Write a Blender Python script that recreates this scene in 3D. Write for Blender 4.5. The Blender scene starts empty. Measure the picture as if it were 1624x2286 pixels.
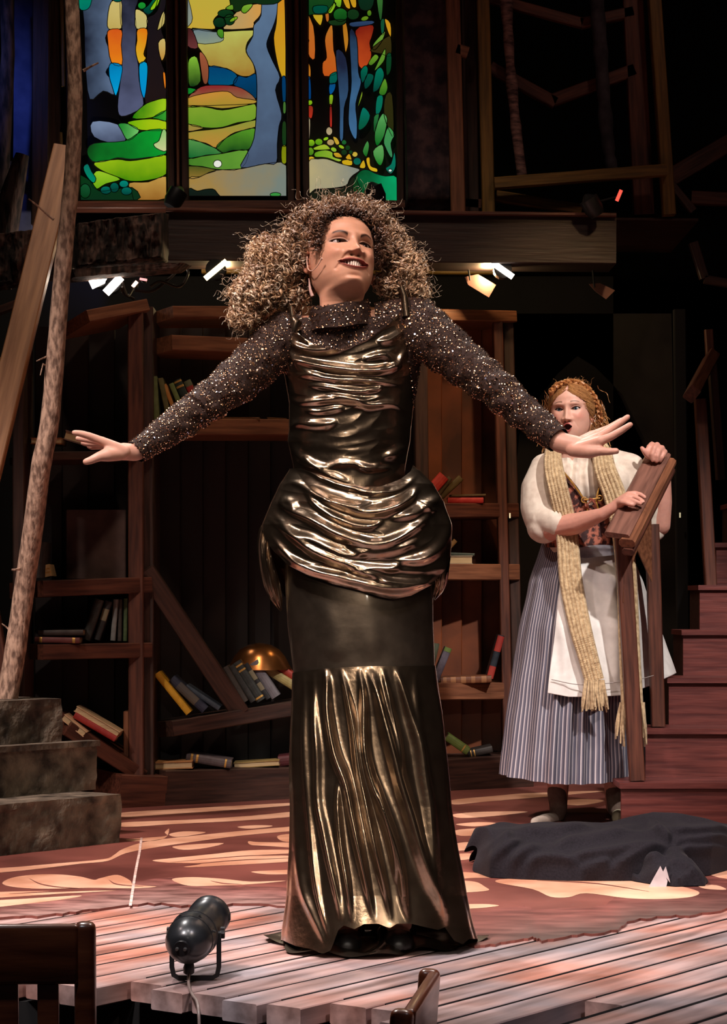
import bpy, math, random
import numpy as np
from mathutils import Vector, Matrix, Euler, noise as mnoise
random.seed(7); rng = np.random.default_rng(7)
C = bpy.context.scene.collection
R = math.radians
F, CX, HY, CZ = 5000.0, 812.0, 1347.0, 0.83      # focal length in px, principal column, horizon row, eye height
# ------------------------------------------------------------------ camera
cam_d = bpy.data.cameras.new('camera'); cam = bpy.data.objects.new('camera', cam_d); C.objects.link(cam)
cam.location = (0, 0, CZ); cam.rotation_euler = (R(90), 0, 0)
cam_d.sensor_fit = 'VERTICAL'; cam_d.sensor_height = 36; cam_d.lens = 36 * F / 2286
cam_d.shift_y = (HY - 1143) / 2286; cam_d.clip_end = 60
bpy.context.scene.camera = cam
vs = bpy.context.scene.view_settings
vs.view_transform = 'Standard'; vs.look = 'None'; vs.gamma = 1; vs.exposure = 0.0; vs.use_curve_mapping = False
# ------------------------------------------------------------------ world and stage lights
w = bpy.data.worlds.new('theatre'); bpy.context.scene.world = w; w.use_nodes = True
w.node_tree.nodes['Background'].inputs[0].default_value = (0.020, 0.015, 0.016, 1)
w.node_tree.nodes['Background'].inputs[1].default_value = 0.6
def spot(loc, tgt, power, col, angle=30, blend=.5, size=.12):
    d = bpy.data.lights.new('stage_spot', 'SPOT'); d.energy = power; d.color = col
    d.spot_size = R(angle); d.spot_blend = blend; d.shadow_soft_size = size
    o = bpy.data.objects.new('stage_spot', d); C.objects.link(o); o.location = loc
    o.rotation_euler = (Vector(tgt) - Vector(loc)).to_track_quat('-Z', 'Y').to_euler()
    return o
def area(loc, tgt, power, col, sx, sy=None):
    d = bpy.data.lights.new('stage_bank', 'AREA'); d.energy = power; d.color = col; d.shape = 'RECTANGLE'
    d.size = sx; d.size_y = sy or sx
    o = bpy.data.objects.new('stage_bank', d); C.objects.link(o); o.location = loc
    o.rotation_euler = (Vector(tgt) - Vector(loc)).to_track_quat('-Z', 'Y').to_euler()
    return o
WARM, PINK, WHITE = (1, .78, .58), (1, .80, .74), (1, .93, .88)
spot((-2.0, 1.9, 5.6), (-.05, 5.4, 1.0), 1150, PINK, 27, .5, .09)     # key on the singer, front left
spot((2.4, 1.8, 5.6), (.1, 5.4, 1.1), 380, WARM, 24, .5, .09)         # fill, front right
spot((0.2, 2.8, 6.2), (0.05, 5.4, .8), 330, WHITE, 24, .6, .09)       # steep front
spot((-1.3, -.6, 2.3), (.05, 5.4, .55), 150, (1, .84, .68), 13, .6, .035)    # unseen low spots behind the camera, added for streaks on the gown
spot((.15, -.8, 3.0), (.05, 5.4, .7), 180, (1, .88, .76), 18, .8, .04)
spot((1.3, -.6, 2.1), (.05, 5.4, .5), 110, (1, .86, .70), 13, .6, .035)
spot((-1.8, 8.3, 6.0), (0, 5.3, .9), 950, WHITE, 32, .6, .10)         # back light on hair and floor
spot((1.6, 8.6, 6.0), (0.1, 5.4, 1.2), 520, (1, .90, .82), 28, .6, .10)
spot((-3.2, 5.2, 5.6), (-.55, 6.9, 0), 1600, PINK, 42, .8, .15)      # floor wash, left
spot((3.0, 4.6, 6.2), (1.3, 6.6, 0), 800, PINK, 24, .8, .15)      # floor wash, right
spot((2.8, 3.6, 5.6), (.95, 8.5, 1.05), 1650, WHITE, 17, .5, .10)      # on the second player
spot((0.3, 4.2, 6.2), (.85, 8.5, 1.0), 520, PINK, 16, .6, .10)
spot((-3.6, 3.6, 5.2), (-1.1, 7.8, .8), 560, (1, .86, .76), 24, .8, .15)     # tree, timber, stone steps
spot((-.6, 6.3, 6.5), (.0, 9.2, 1.2), 320, WARM, 40, .8, .2)           # bookcase wash, steep
spot((1.6, 6.9, 3.9), (.62, 10.2, 1.45), 190, (1, .62, .30), 20, .7, .1)  # warm pool in the right bay
spot((2.2, 2.4, 6.0), (1.0, 5.2, 0), 520, (.94, .88, 1), 34, .8, .2)     # cool wash on deck, right
spot((-1.8, 2.2, 5.6), (-.5, 5.3, 0), 560, (.84, .93, 1), 26, .8, .2)    # cool wash on deck, left
spot((-3.5, 6.5, 5.8), (-1.65, 10.0, 3.15), 600, (.15, .25, 1), 8, .9, .2)  # blue on far left
spot((2.6, 6.0, 6.4), (1.1, 9.9, 2.9), 70, (1, .60, .46), 26, .9, .2)   # dim amber on upper gallery
spot((-1.6, 6.0, 6.4), (-.9, 9.3, 2.35), 60, (1, .72, .60), 20, .9, .2)   # bark blocks and beam
spot((-.5, 1.4, 5.6), (-.03, 5.4, 1.0), 300, (1, .90, .82), 21, .7, .55)          # unseen soft spot, added for broad sheen on the gown

# ------------------------------------------------------------------ helpers
def S(r, g, b, a=1):                                 # sRGB 0-255 to linear
    f = lambda c: (c/255/12.92 if c/255 <= .04045 else ((c/255 + .055)/1.055) ** 2.4)
    return (f(r), f(g), f(b), a)
def P(px, py, Y): return Vector(((px - CX)/F*Y, Y, CZ - (py - HY)/F*Y))
def G(px, py, z=0):
    Y = (CZ - z)*F/(py - HY); return Vector(((px - CX)/F*Y, Y, z))
_m = {}
def mat(name, c1, c2=None, sc=(1, 1, 1), ns=8, rough=.6, metal=0, bump=0, bs=None, detail=6, contrast=(.35, .65), aniso=None,
        sub=0, attr=None, spec=.5, coat=0, sheen=0, c3=None, rr=None):
    if name in _m: return _m[name]
    m = bpy.data.materials.new(name); m.use_nodes = True; nt = m.node_tree; N = nt.nodes; L = nt.links
    b = N['Principled BSDF']; b.inputs['Roughness'].default_value = rough; b.inputs['Metallic'].default_value = metal
    b.inputs['Specular IOR Level'].default_value = spec
    if coat: b.inputs['Coat Weight'].default_value = coat; b.inputs['Coat Roughness'].default_value = .2
    if sheen: b.inputs['Sheen Weight'].default_value = sheen; b.inputs['Sheen Roughness'].default_value = .4
    if sub:
        b.inputs['Subsurface Weight'].default_value = sub; b.inputs['Subsurface Radius'].default_value = (.012, .004, .002)
        b.inputs['Subsurface Scale'].default_value = 1
    tc = N.new('ShaderNodeTexCoord'); mp = N.new('ShaderNodeMapping'); mp.inputs['Scale'].default_value = sc
    L.new(tc.outputs['Object'], mp.inputs[0])
    oi = N.new('ShaderNodeObjectInfo'); mu = N.new('ShaderNodeMath'); mu.operation = 'MULTIPLY'; mu.inputs[1].default_value = 37
    L.new(oi.outputs['Random'], mu.inputs[0]); L.new(mu.outputs[0], mp.inputs['Location'])
    nz = N.new('ShaderNodeTexNoise'); nz.inputs['Scale'].default_value = ns; nz.inputs['Detail'].default_value = detail
    L.new(mp.outputs[0], nz.inputs[0])
    cr = N.new('ShaderNodeValToRGB'); cr.color_ramp.elements[0].position = contrast[0]; cr.color_ramp.elements[1].position = contrast[1]
    cr.color_ramp.elements[0].color = c1; cr.color_ramp.elements[1].color = c2 or c1
    if c3:
        e = cr.color_ramp.elements.new(min(.98, contrast[1] + .1)); e.color = c3
    L.new(nz.outputs['Fac'], cr.inputs[0])
    out = cr.outputs[0]
    if attr:
        at = N.new('ShaderNodeVertexColor'); at.layer_name = attr
        mx = N.new('ShaderNodeMix'); mx.data_type = 'RGBA'; mx.blend_type = 'MULTIPLY'; mx.inputs[0].default_value = 1
        L.new(at.outputs[0], mx.inputs[6]); L.new(out, mx.inputs[7]); out = mx.outputs[2]
    L.new(out, b.inputs['Base Color'])
    if rr:
        mr = N.new('ShaderNodeMapRange'); mr.inputs[3].default_value = rr[0]; mr.inputs[4].default_value = rr[1]
        L.new(nz.outputs['Fac'], mr.inputs[0]); L.new(mr.outputs[0], b.inputs['Roughness'])
    if bump:
        bp = N.new('ShaderNodeBump'); bp.inputs['Strength'].default_value = 1; bp.inputs['Distance'].default_value = bump
        if bs:
            n2 = N.new('ShaderNodeTexNoise'); n2.inputs['Scale'].default_value = bs; n2.inputs['Detail'].default_value = 4
            L.new(mp.outputs[0], n2.inputs[0]); L.new(n2.outputs['Fac'], bp.inputs['Height'])
        else: L.new(nz.outputs['Fac'], bp.inputs['Height'])
        L.new(bp.outputs[0], b.inputs['Normal'])
    _m[name] = m; return m
def emis(name, col, s):
    if name in _m: return _m[name]
    m = bpy.data.materials.new(name); m.use_nodes = True; b = m.node_tree.nodes['Principled BSDF']
    b.inputs['Base Color'].default_value = col; b.inputs['Emission Color'].default_value = col; b.inputs['Emission Strength'].default_value = s
    _m[name] = m; return m
def wood(name, a, b_, ns=5, rough=.5, stretch=14, bump=.0015, **k):
    return mat(name, S(*a), S(*b_), sc=(1, stretch, stretch), ns=ns, rough=rough, bump=bump, **k)
def tag(o, label=None, cat=None, group=None, kind=None):
    if label: o['label'] = label
    if cat: o['category'] = cat
    if group: o['group'] = group
    if kind: o['kind'] = kind
    return o
def empty(name, loc, label=None, cat=None, group=None, kind=None):
    o = bpy.data.objects.new(name, None); o.empty_display_size = .05; C.objects.link(o); o.location = loc
    return tag(o, label, cat, group, kind)
def mk(name, V, Fc, m, parent=None, smooth=False, col=None, uvs=None):
    """mesh from world coordinates"""
    V = np.asarray([tuple(v) for v in V] if not isinstance(V, np.ndarray) else V, dtype=float)
    off = np.array(parent.matrix_basis.translation if parent is not None and parent.parent is None else (0, 0, 0))
    if parent is not None and parent.parent is not None:
        off = np.array(parent.parent.matrix_basis.translation) + np.array(parent.matrix_basis.translation)
    if parent is None: off = np.array([V[:, 0].mean(), V[:, 1].mean(), V[:, 2].min()])
    me = bpy.data.meshes.new(name); me.from_pydata((V - off).tolist(), [], Fc if isinstance(Fc, list) else Fc.tolist())
    if smooth: me.polygons.foreach_set('use_smooth', [True]*len(me.polygons))
    if m: me.materials.append(m)
    if col is not None:
        a = me.color_attributes.new('col', 'FLOAT_COLOR', 'POINT'); a.data.foreach_set('color', np.asarray(col, dtype=np.float32).ravel())
    if smooth: me.set_sharp_from_angle(angle=R(48))
    me.update()
    o = bpy.data.objects.new(name, me); C.objects.link(o)
    if parent is not None: o.parent = parent
    else: o.location = off
    return o
def grid(name, A, m, parent=None, cu=False, cv=False, smooth=True, col=None):
    """A: array (nv, nu, 3)"""
    nv, nu = A.shape[:2]
    i, j = np.meshgrid(np.arange(nv if cv else nv-1), np.arange(nu if cu else nu-1), indexing='ij')
    i2 = (i+1) % nv; j2 = (j+1) % nu
    f = np.stack([i*nu+j, i*nu+j2, i2*nu+j2, i2*nu+j], -1).reshape(-1, 4)
    return mk(name, A.reshape(-1, 3), f, m, parent, smooth, None if col is None else col.reshape(-1, 4))
def gridfaces(nv, nu, cu=False, base=0):
    i, j = np.meshgrid(np.arange(nv-1), np.arange(nu if cu else nu-1), indexing='ij'); j2 = (j+1) % nu
    return (np.stack([i*nu+j, i*nu+j2, (i+1)*nu+j2, (i+1)*nu+j], -1).reshape(-1, 4) + base)
class MB:
    def __init__(s): s.v = []; s.f = []
    def add(s, V, Fc):
        b = len(s.v); s.v += [tuple(v) for v in V]; s.f += [tuple(int(i)+b for i in f) for f in Fc]; return s
    def box(s, c, sz, rot=None):
        V = []
        for x in (-.5, .5):
            for y in (-.5, .5):
                for z in (-.5, .5):
                    q = Vector((x*sz[0], y*sz[1], z*sz[2])); V.append((rot @ q if rot else q) + Vector(c))
        return s.add(V, [(0, 1, 3, 2), (4, 6, 7, 5), (0, 4, 5, 1), (2, 3, 7, 6), (0, 2, 6, 4), (1, 5, 7, 3)])
    def tube(s, pts, r, n=8, cap=True):
        pts = [Vector(p) for p in pts]; rr = r if hasattr(r, '__len__') else [r]*len(pts); V = []; Fc = []
        up = None
        for k, p in enumerate(pts):
            t = (pts[min(k+1, len(pts)-1)] - pts[max(k-1, 0)]); t = t.normalized() if t.length > 1e-9 else Vector((0, 0, 1))
            if up is None: up = t.orthogonal().normalized()
            up = (up - t*up.dot(t)); up = up.normalized() if up.length > 1e-6 else t.orthogonal().normalized(); sd = t.cross(up)
            for j in range(n):
                a = 2*math.pi*j/n; V.append(p + (up*math.cos(a) + sd*math.sin(a))*rr[k])
        for k in range(len(pts)-1):
            for j in range(n): Fc.append((k*n+j, k*n+(j+1) % n, (k+1)*n+(j+1) % n, (k+1)*n+j))
        if cap: Fc.append(tuple(range(n))[::-1]); Fc.append(tuple((len(pts)-1)*n+j for j in range(n)))
        return s.add(V, Fc)
    def lathe(s, prof, M, n=24):
        """prof: (t, r) along local x"""
        V = []; Fc = []
        for t, r in prof:
            for j in range(n): a = 2*math.pi*j/n; V.append(M @ Vector((t, r*math.cos(a), r*math.sin(a))))
        for k in range(len(prof)-1):
            for j in range(n): Fc.append((k*n+j, k*n+(j+1) % n, (k+1)*n+(j+1) % n, (k+1)*n+j))
        Fc.append(tuple(range(n))[::-1]); Fc.append(tuple((len(prof)-1)*n+j for j in range(n)))
        return s.add(V, Fc)
    def build(s, name, m, parent=None, smooth=False): return mk(name, s.v, s.f, m, parent, smooth)
def frame(d, up=(0, 0, 1)):
    x = Vector(d).normalized(); u = Vector(up)
    z = (u - x*u.dot(x)); z = z.normalized() if z.length > 1e-5 else x.orthogonal().normalized()
    y = z.cross(x); return Matrix((x, y, z)).transposed()
def board(name, p1, p2, w, d, m, parent=None, ch=.004, up=None, mid=0):
    """chamfered board from p1 to p2; w across (towards up), d in depth; local x runs along it so the grain does too"""
    p1, p2 = Vector(p1), Vector(p2); L = (p2-p1).length; D = (p2-p1).normalized()
    Rm = frame(D, up or (Vector((0, -1, 0)).cross(D)))
    ch = min(ch, w*.3, d*.3); y, z = d/2, w/2
    sec = [(-y+ch, -z), (y-ch, -z), (y, -z+ch), (y, z-ch), (y-ch, z), (-y+ch, z), (-y, z-ch), (-y, -z+ch)]
    V = []
    for x in (0, L):
        for a, b in sec: V.append((x, a, b))
    Fc = [(j, (j+1) % 8, 8+(j+1) % 8, 8+j) for j in range(8)] + [tuple(range(8))[::-1], tuple(range(8, 16))]
    me = bpy.data.meshes.new(name); me.from_pydata(V, [], Fc); me.materials.append(m)
    o = bpy.data.objects.new(name, me); C.objects.link(o)
    off = Vector((0, 0, 0))
    if parent is not None:
        o.parent = parent; off = parent.matrix_basis.translation.copy()
        if parent.parent is not None: off = off + parent.parent.matrix_basis.translation
    o.location = p1 - off; o.rotation_euler = Rm.to_euler()
    return o
def pboard(name, a, b, wpx, Ya, Yb, d, m, parent=None, dy=0, **k):
    """board given by the pixel centre line of its front face"""
    p1 = P(a[0], a[1], Ya); p2 = P(b[0], b[1], Yb); q = Vector((0, d/2+dy, 0))
    return board(name, p1+q, p2+q, wpx/F*(Ya+Yb)/2, d, m, parent, **k)
def prism(name, pts, thick, m, parent=None, hole=None):
    """extruded outline (world points, roughly facing -Y), thickness in +Y"""
    n = len(pts); V = [Vector(p) for p in pts] + [Vector(p)+Vector((0, thick, 0)) for p in pts]
    Fc = [tuple(range(n)), tuple(range(n, 2*n))[::-1]] + [(i, n+i, n+(i+1) % n, (i+1) % n) for i in range(n)]
    return mk(name, V, Fc, m, parent)
def smooth_closed(pts, k=4):
    n = len(pts); out = []
    for i in range(n):
        p0, p1, p2, p3 = [np.array(pts[(i+j-1) % n], float) for j in range(4)]
        for t in np.arange(k)/k:
            out.append(tuple(.5*((2*p1)+(-p0+p2)*t+(2*p0-5*p1+4*p2-p3)*t*t+(-p0+3*p1-3*p2+p3)*t**3)))
    return out
def smooth_open(pts, k=6):
    q = [np.array(p, float) for p in pts]; q = [2*q[0]-q[1]] + q + [2*q[-1]-q[-2]]; out = []
    for i in range(1, len(q)-2):
        p0, p1, p2, p3 = q[i-1:i+3]
        for t in np.arange(k)/k: out.append(.5*((2*p1)+(-p0+p2)*t+(2*p0-5*p1+4*p2-p3)*t*t+(-p0+3*p1-3*p2+p3)*t**3))
    out.append(q[-2]); return out
# ------------------------------------------------------------------ materials of the set
W_red = wood('red_stained_wood', (66, 33, 24), (104, 58, 42))
W_dk = wood('dark_stained_wood', (44, 27, 22), (74, 47, 38))
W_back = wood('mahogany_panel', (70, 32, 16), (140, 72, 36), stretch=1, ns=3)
W_back_shade = wood('shaded_mahogany_panel', (15, 8, 6), (32, 16, 12), stretch=1, ns=3)  # same back panels, with the shade of the dim bays in the colour
W_beamdk = wood('dark_beam_wood', (34, 21, 19), (50, 32, 28))  # darker tone for the balcony beam alone
W_gold = wood('ochre_stained_wood', (92, 68, 26), (130, 96, 40))
W_orange = wood('amber_wood', (104, 62, 42), (144, 92, 64))
W_beam = wood('pale_timber', (160, 106, 70), (206, 150, 108), ns=3)
W_stair = wood('worn_red_stair_paint', (84, 38, 36), (118, 60, 54), rough=.45)
M_black = mat('black_drape', S(14, 12, 13), S(22, 19, 20), ns=3, rough=.95)
M_dark = mat('black_metal', S(20, 20, 23), S(34, 34, 38), ns=20, rough=.42, metal=.3)
# ------------------------------------------------------------------ room shell
def slab(name, x0, x1, y0, y1, z0, z1, m, kind='structure'):
    b = MB(); b.box(((x0+x1)/2, (y0+y1)/2, (z0+z1)/2), (x1-x0, y1-y0, z1-z0)); o = b.build(name, m); o['kind'] = kind; return o
slab('wall_back', -4.6, 4.6, 13.0, 13.2, -1.0, 6.8, M_black)
slab('wall_left', -4.8, -4.6, -1, 13.2, -1.0, 6.8, M_black)
slab('wall_right', 4.6, 4.8, -1, 13.2, -1.0, 6.8, M_black)
slab('ceiling', -4.8, 4.8, -1, 13.2, 6.8, 6.9, M_black)
slab('floor', -4.6, 4.6, -1, 13, -.8, -.7, mat('auditorium_floor', S(20, 16, 16), S(30, 24, 24), rough=.8))
# deck planks --------------------------------------------------------
def plank_mat():
    m = mat('weathered_deck_paint', S(120, 98, 92), S(200, 174, 168), sc=(.8, 7, 7), ns=3, rough=.5, bump=.0012, contrast=(.3, .66), rr=(.35, .6))
    nt = m.node_tree; N = nt.nodes; L = nt.links; b = N['Principled BSDF']
    src = b.inputs['Base Color'].links[0].from_socket
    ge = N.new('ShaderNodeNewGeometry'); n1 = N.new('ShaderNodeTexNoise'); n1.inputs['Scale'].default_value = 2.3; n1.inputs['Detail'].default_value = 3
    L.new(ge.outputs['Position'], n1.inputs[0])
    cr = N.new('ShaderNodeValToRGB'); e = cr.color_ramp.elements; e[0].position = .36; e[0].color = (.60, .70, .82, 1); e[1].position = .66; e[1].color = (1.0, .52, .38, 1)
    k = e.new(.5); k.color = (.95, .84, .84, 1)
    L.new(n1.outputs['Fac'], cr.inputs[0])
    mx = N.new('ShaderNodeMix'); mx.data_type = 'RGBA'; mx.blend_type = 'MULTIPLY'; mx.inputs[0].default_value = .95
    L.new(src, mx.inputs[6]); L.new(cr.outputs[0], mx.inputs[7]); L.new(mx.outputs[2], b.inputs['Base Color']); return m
MP = plank_mat()
dd = Vector((.588, .809, 0)); nn = Vector((-.809, .588, 0))
deck = empty('floor', (0, 5.5, 0)); deck.name = 'floor.001'; deck['kind'] = 'structure'
edge_px = [(-400, 2168), (0, 2186), (120, 2196), (215, 2200), (300, 2196), (440, 2222), (520, 2232), (640, 2252), (700, 2240), (835, 2246), (885, 2275), (1000, 2330), (1900, 2420)]
edge = [G(*e) for e in edge_px]
def edge_hit(nv):
    for a, b in zip(edge, edge[1:]):
        na, nb = a.dot(nn), b.dot(nn)
        if (na-nv)*(nb-nv) <= 0 and na != nb:
            t = (nv-na)/(nb-na); return (a + (b-a)*t).dot(dd)
    return 3.6 if nv < 2.2 else 3.4
hole_n = G(1290, 2262).dot(nn); joints = MB()
pitch = .103; k0 = 1.2
for k in range(38):
    nv = k0 + k*pitch; t0 = edge_hit(nv) + (-.012 if k % 2 else .018) + rng.uniform(-.012, .012); t1 = 7.6
    if k > 30: t1 = 7.2
    a = .047
    if abs(nv - hole_n) < pitch/2: t0 = G(1385, 2243).dot(dd)
    gap = .010 + .005*rng.random()
    p1 = dd*t0 + nn*nv + Vector((0, 0, -.0215)); p2 = dd*t1 + nn*nv + Vector((0, 0, -.0215)); dz = rng.uniform(-.0012, .0005)
    p1.z += dz; p2.z += dz
    board('plank', p1, p2, pitch-gap, .043, MP, deck, ch=.0025, up=nn)
    c_ = (p1+p2)/2 + nn*(pitch/2) + Vector((0, 0, 0)); joints.box(c_+dd*.03, ((t1-t0)-.07, .020, .040), frame(dd))
jo = joints.build('joint_shade_strip', mat('joint_shadow_paint', S(9, 7, 9), S(14, 11, 13), rough=.9, spec=.1), deck); jo['kind'] = 'stuff'  # black strips laid in the plank gaps to stand in for their shade
slab('floor', -3.5, 3.5, 4.95, 7.6, -.12, -.05, M_black); slab('trim_1', -3.0, 3.0, 5.0, 5.05, -.70, -.12, M_black)
# painted stage floor, a thin sheet with a ragged front edge ----------
PF = mat('painted_stage_floor', S(100, 54, 48), S(146, 84, 74), ns=2.2, rough=.36, bump=.0006, bs=30, rr=(.3, .55))
rag = [(-900, 2078), (-200, 2072), (30, 2052), (110, 2047), (200, 2034), (330, 2020), (420, 2026), (520, 2022), (640, 2026), (760, 2040), (900, 2080), (1060, 2115), (1130, 2110), (1190, 2098),
       (1210, 2104), (1290, 2092), (1380, 2082), (1405, 2060), (1480, 2050), (1540, 2048), (1624, 2034), (1900, 2020), (2300, 2010)]
rg = []
for (a, b) in zip(rag, rag[1:]):
    for t in np.linspace(0, 1, 7)[:-1]: rg.append(G(a[0]+(b[0]-a[0])*t, a[1]+(b[1]-a[1])*t + rng.uniform(-2.5, 2.5)))
V = []; Fc = []
for p in rg:
    V += [(p.x, p.y, .006), (p.x*1.0, 12.9 if True else 0, .006), (p.x, p.y, -.001)]
for i in range(len(rg)-1):
    Fc += [(3*i, 3*i+3, 3*i+4, 3*i+1), (3*i+2, 3*i+5, 3*i+3, 3*i)]
fl = mk('floor', V, Fc, PF); fl['kind'] = 'structure'
slab('floor', -3.6, 3.6, 7.55, 12.95, -.06, .0, M_black)
def border(name, x0, x1, dep, tint, m):
    pts = [p for p in rg if x0 <= p.x <= x1]; V = []; cc = []; q = np.array(S(123, 69, 61)[:3])/np.array(S(*tint)[:3])
    for i, p in enumerate(pts):
        e = min(1, 4*i/len(pts), 4*(len(pts)-1-i)/len(pts)); W_ = dep*(.75+.5*mnoise.noise(Vector((p.x*2.4, 3, 1))))
        for k in range(5): t = k/4; V.append((p.x+.02*t, p.y+.003+W_*t, .0062)); g_ = 1-(1-t)**1.2*(.3+.7*e); cc.append(tuple((1-g_)+q*g_)+(1,))
    n = len(pts); mk(name, V, [(5*i+k, 5*i+5+k, 5*i+6+k, 5*i+1+k) for i in range(n-1) for k in range(4)], m, fl, False, np.array(cc))
border('scuffed_border', -3.5, .05, .55, (134, 100, 92), mat('scuffed_floor_paint', S(92, 62, 56), S(180, 144, 136), sc=(1, 2.2, 1), ns=9, rough=.5, contrast=(.34, .68), detail=9, attr='col'))
border('cast_shadow_border', .10, 3.0, .75, (84, 66, 60), mat('shadowed_floor_paint', S(68, 50, 46), S(100, 80, 74), sc=(1, 2.2, 1), ns=7, rough=.5, contrast=(.34, .68), detail=9, attr='col'))  # the singer's cast shadow, put into the floor colour on the right
# swirl ornament painted on the sheet
ORN = mat('peach_floor_paint', S(214, 150, 118), S(250, 196, 164), ns=5, rough=.42, rr=(.35, .6))
orn = [
 [(-60, 1942), (30, 1936), (120, 1928), (230, 1918), (255, 1908), (275, 1895), (330, 1878), (430, 1866), (560, 1853), (700, 1842), (700, 1851), (560, 1863), (440, 1878), (340, 1893), (280, 1905), (240, 1922), (180, 1928), (100, 1938), (20, 1946), (-60, 1952)],
 [(5, 1972), (25, 1960), (70, 1953), (130, 1952), (180, 1957), (210, 1964), (225, 1960), (262, 1953), (290, 1965), (300, 1975), (350, 1979), (300, 1983), (200, 1982), (90, 1984), (30, 1980)],
 [(340, 1921), (380, 1916), (480, 1906), (560, 1898), (660, 1897), (660, 1904), (560, 1910), (640, 1910), (660, 1922), (500, 1932), (410, 1936), (450, 1928), (380, 1926)],
 [(385, 1962), (430, 1958), (500, 1962), (560, 1968), (640, 1966), (560, 1974), (480, 1977), (430, 1978), (400, 1972)],
 [(385, 1890), (430, 1885), (500, 1882), (460, 1893), (410, 1897)], [(555, 1878), (580, 1880), (660, 1882), (660, 1892), (590, 1888), (560, 1886)],
 [(282, 1874), (330, 1870), (372, 1866), (368, 1858), (378, 1850), (372, 1868), (350, 1876), (300, 1878)],
 [(378, 1862), (410, 1856), (460, 1858), (420, 1866), (390, 1868)], [(530, 1846), (570, 1842), (610, 1844), (560, 1850)], [(620, 1866), (660, 1862), (668, 1878), (632, 1878)],
 [(-60, 1995), (40, 1990), (150, 1989), (260, 1988), (120, 1996), (0, 2004), (-60, 2008)], [(-60, 2014), (60, 2006), (180, 1999), (140, 2008), (20, 2022), (-60, 2030)],
 [(275, 1814), (400, 1806), (540, 1798), (660, 1792), (660, 1797), (520, 1808), (400, 1816), (280, 1824)], [(275, 1836), (420, 1830), (560, 1821), (660, 1812), (660, 1822), (540, 1832), (400, 1839), (280, 1846)],
 [(560, 1946), (610, 1943), (660, 1942), (660, 1950), (600, 1952)],
 [(1010, 1947), (1080, 1950), (1130, 1958), (1060, 1960), (1012, 1962)], [(1015, 1968), (1060, 1968), (1084, 1980), (1090, 1988), (1040, 1992), (1012, 1990)],
 [(1130, 1962), (1240, 1962), (1400, 1966), (1500, 1975), (1560, 1990), (1545, 2002), (1480, 2007), (1400, 2005), (1310, 1994), (1270, 2003), (1230, 2002), (1190, 1985), (1110, 1970)],
 [(1560, 1915), (1624, 1908), (1720, 1906), (1720, 1960), (1624, 1962), (1570, 1944)], [(1560, 1976), (1600, 1976), (1622, 1986), (1575, 1984)],
 [(1015, 2020), (1080, 2018), (1115, 2022), (1060, 2028), (1020, 2028)],
 [(1018, 1840), (1070, 1835), (1110, 1838), (1060, 1845)], [(1016, 1854), (1080, 1848), (1130, 1850), (1180, 1856), (1100, 1862), (1030, 1866)],
 [(1012, 1818), (1080, 1812), (1180, 1812), (1100, 1822), (1030, 1826)], [(1010, 1786), (1090, 1778), (1190, 1770), (1350, 1766), (1200, 1780), (1080, 1790), (1015, 1796)],
 [(1014, 1884), (1060, 1880), (1075, 1892), (1040, 1898), (1014, 1898)], [(1015, 1908), (1050, 1905), (1070, 1912), (1030, 1920)],
 [(1240, 1790), (1300, 1784), (1350, 1788), (1290, 1798)]]
for q in orn:
    pts = [G(a, b, .0068) for a, b in smooth_closed(q, 4)]
    o = mk('painted_leaf', [Vector(p) for p in pts], [tuple(range(len(pts)))], ORN, fl)
for q in [[(66, 1961), (90, 1973), (130, 1980), (183, 1983)], [(243, 1964), (262, 1974), (320, 1979)], [(380, 1925), (480, 1916), (560, 1910), (650, 1909)], [(400, 1932), (520, 1921), (655, 1915)],
          [(20, 1995), (120, 1990), (260, 1986)], [(470, 1966), (500, 1972), (540, 1974)], [(1200, 1965), (1330, 1972), (1450, 1990)], [(1570, 1930), (1624, 1924), (1700, 1922)], [(1560, 1945), (1624, 1940), (1700, 1938)]]:
    c = [G(a, b, .0074) for a, b in smooth_open(q, 4)]; V = []; Fc = []
    for i, p in enumerate(c):
        hw = .010*math.sin(math.pi*(i+.6)/(len(c)+.2)); V += [p+Vector((0, hw, 0)), p-Vector((0, hw, 0))]
    Fc = [(2*i, 2*i+1, 2*i+3, 2*i+2) for i in range(len(c)-1)]
    mk('painted_vein', V, Fc, PF, fl)
ln = [G(316, 1870, .0078), G(312, 1900, .0078), G(303, 1945, .0078), G(296, 1990, .0078), G(291, 2022, .0078)]
mk('tape_line', [p+Vector((s*.004, 0, 0)) for p in ln for s in (-1, 1)], [(2*i, 2*i+1, 2*i+3, 2*i+2) for i in range(4)], mat('worn_white_line', S(200, 160, 150), S(250, 225, 215), ns=40, rough=.6), fl)

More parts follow.
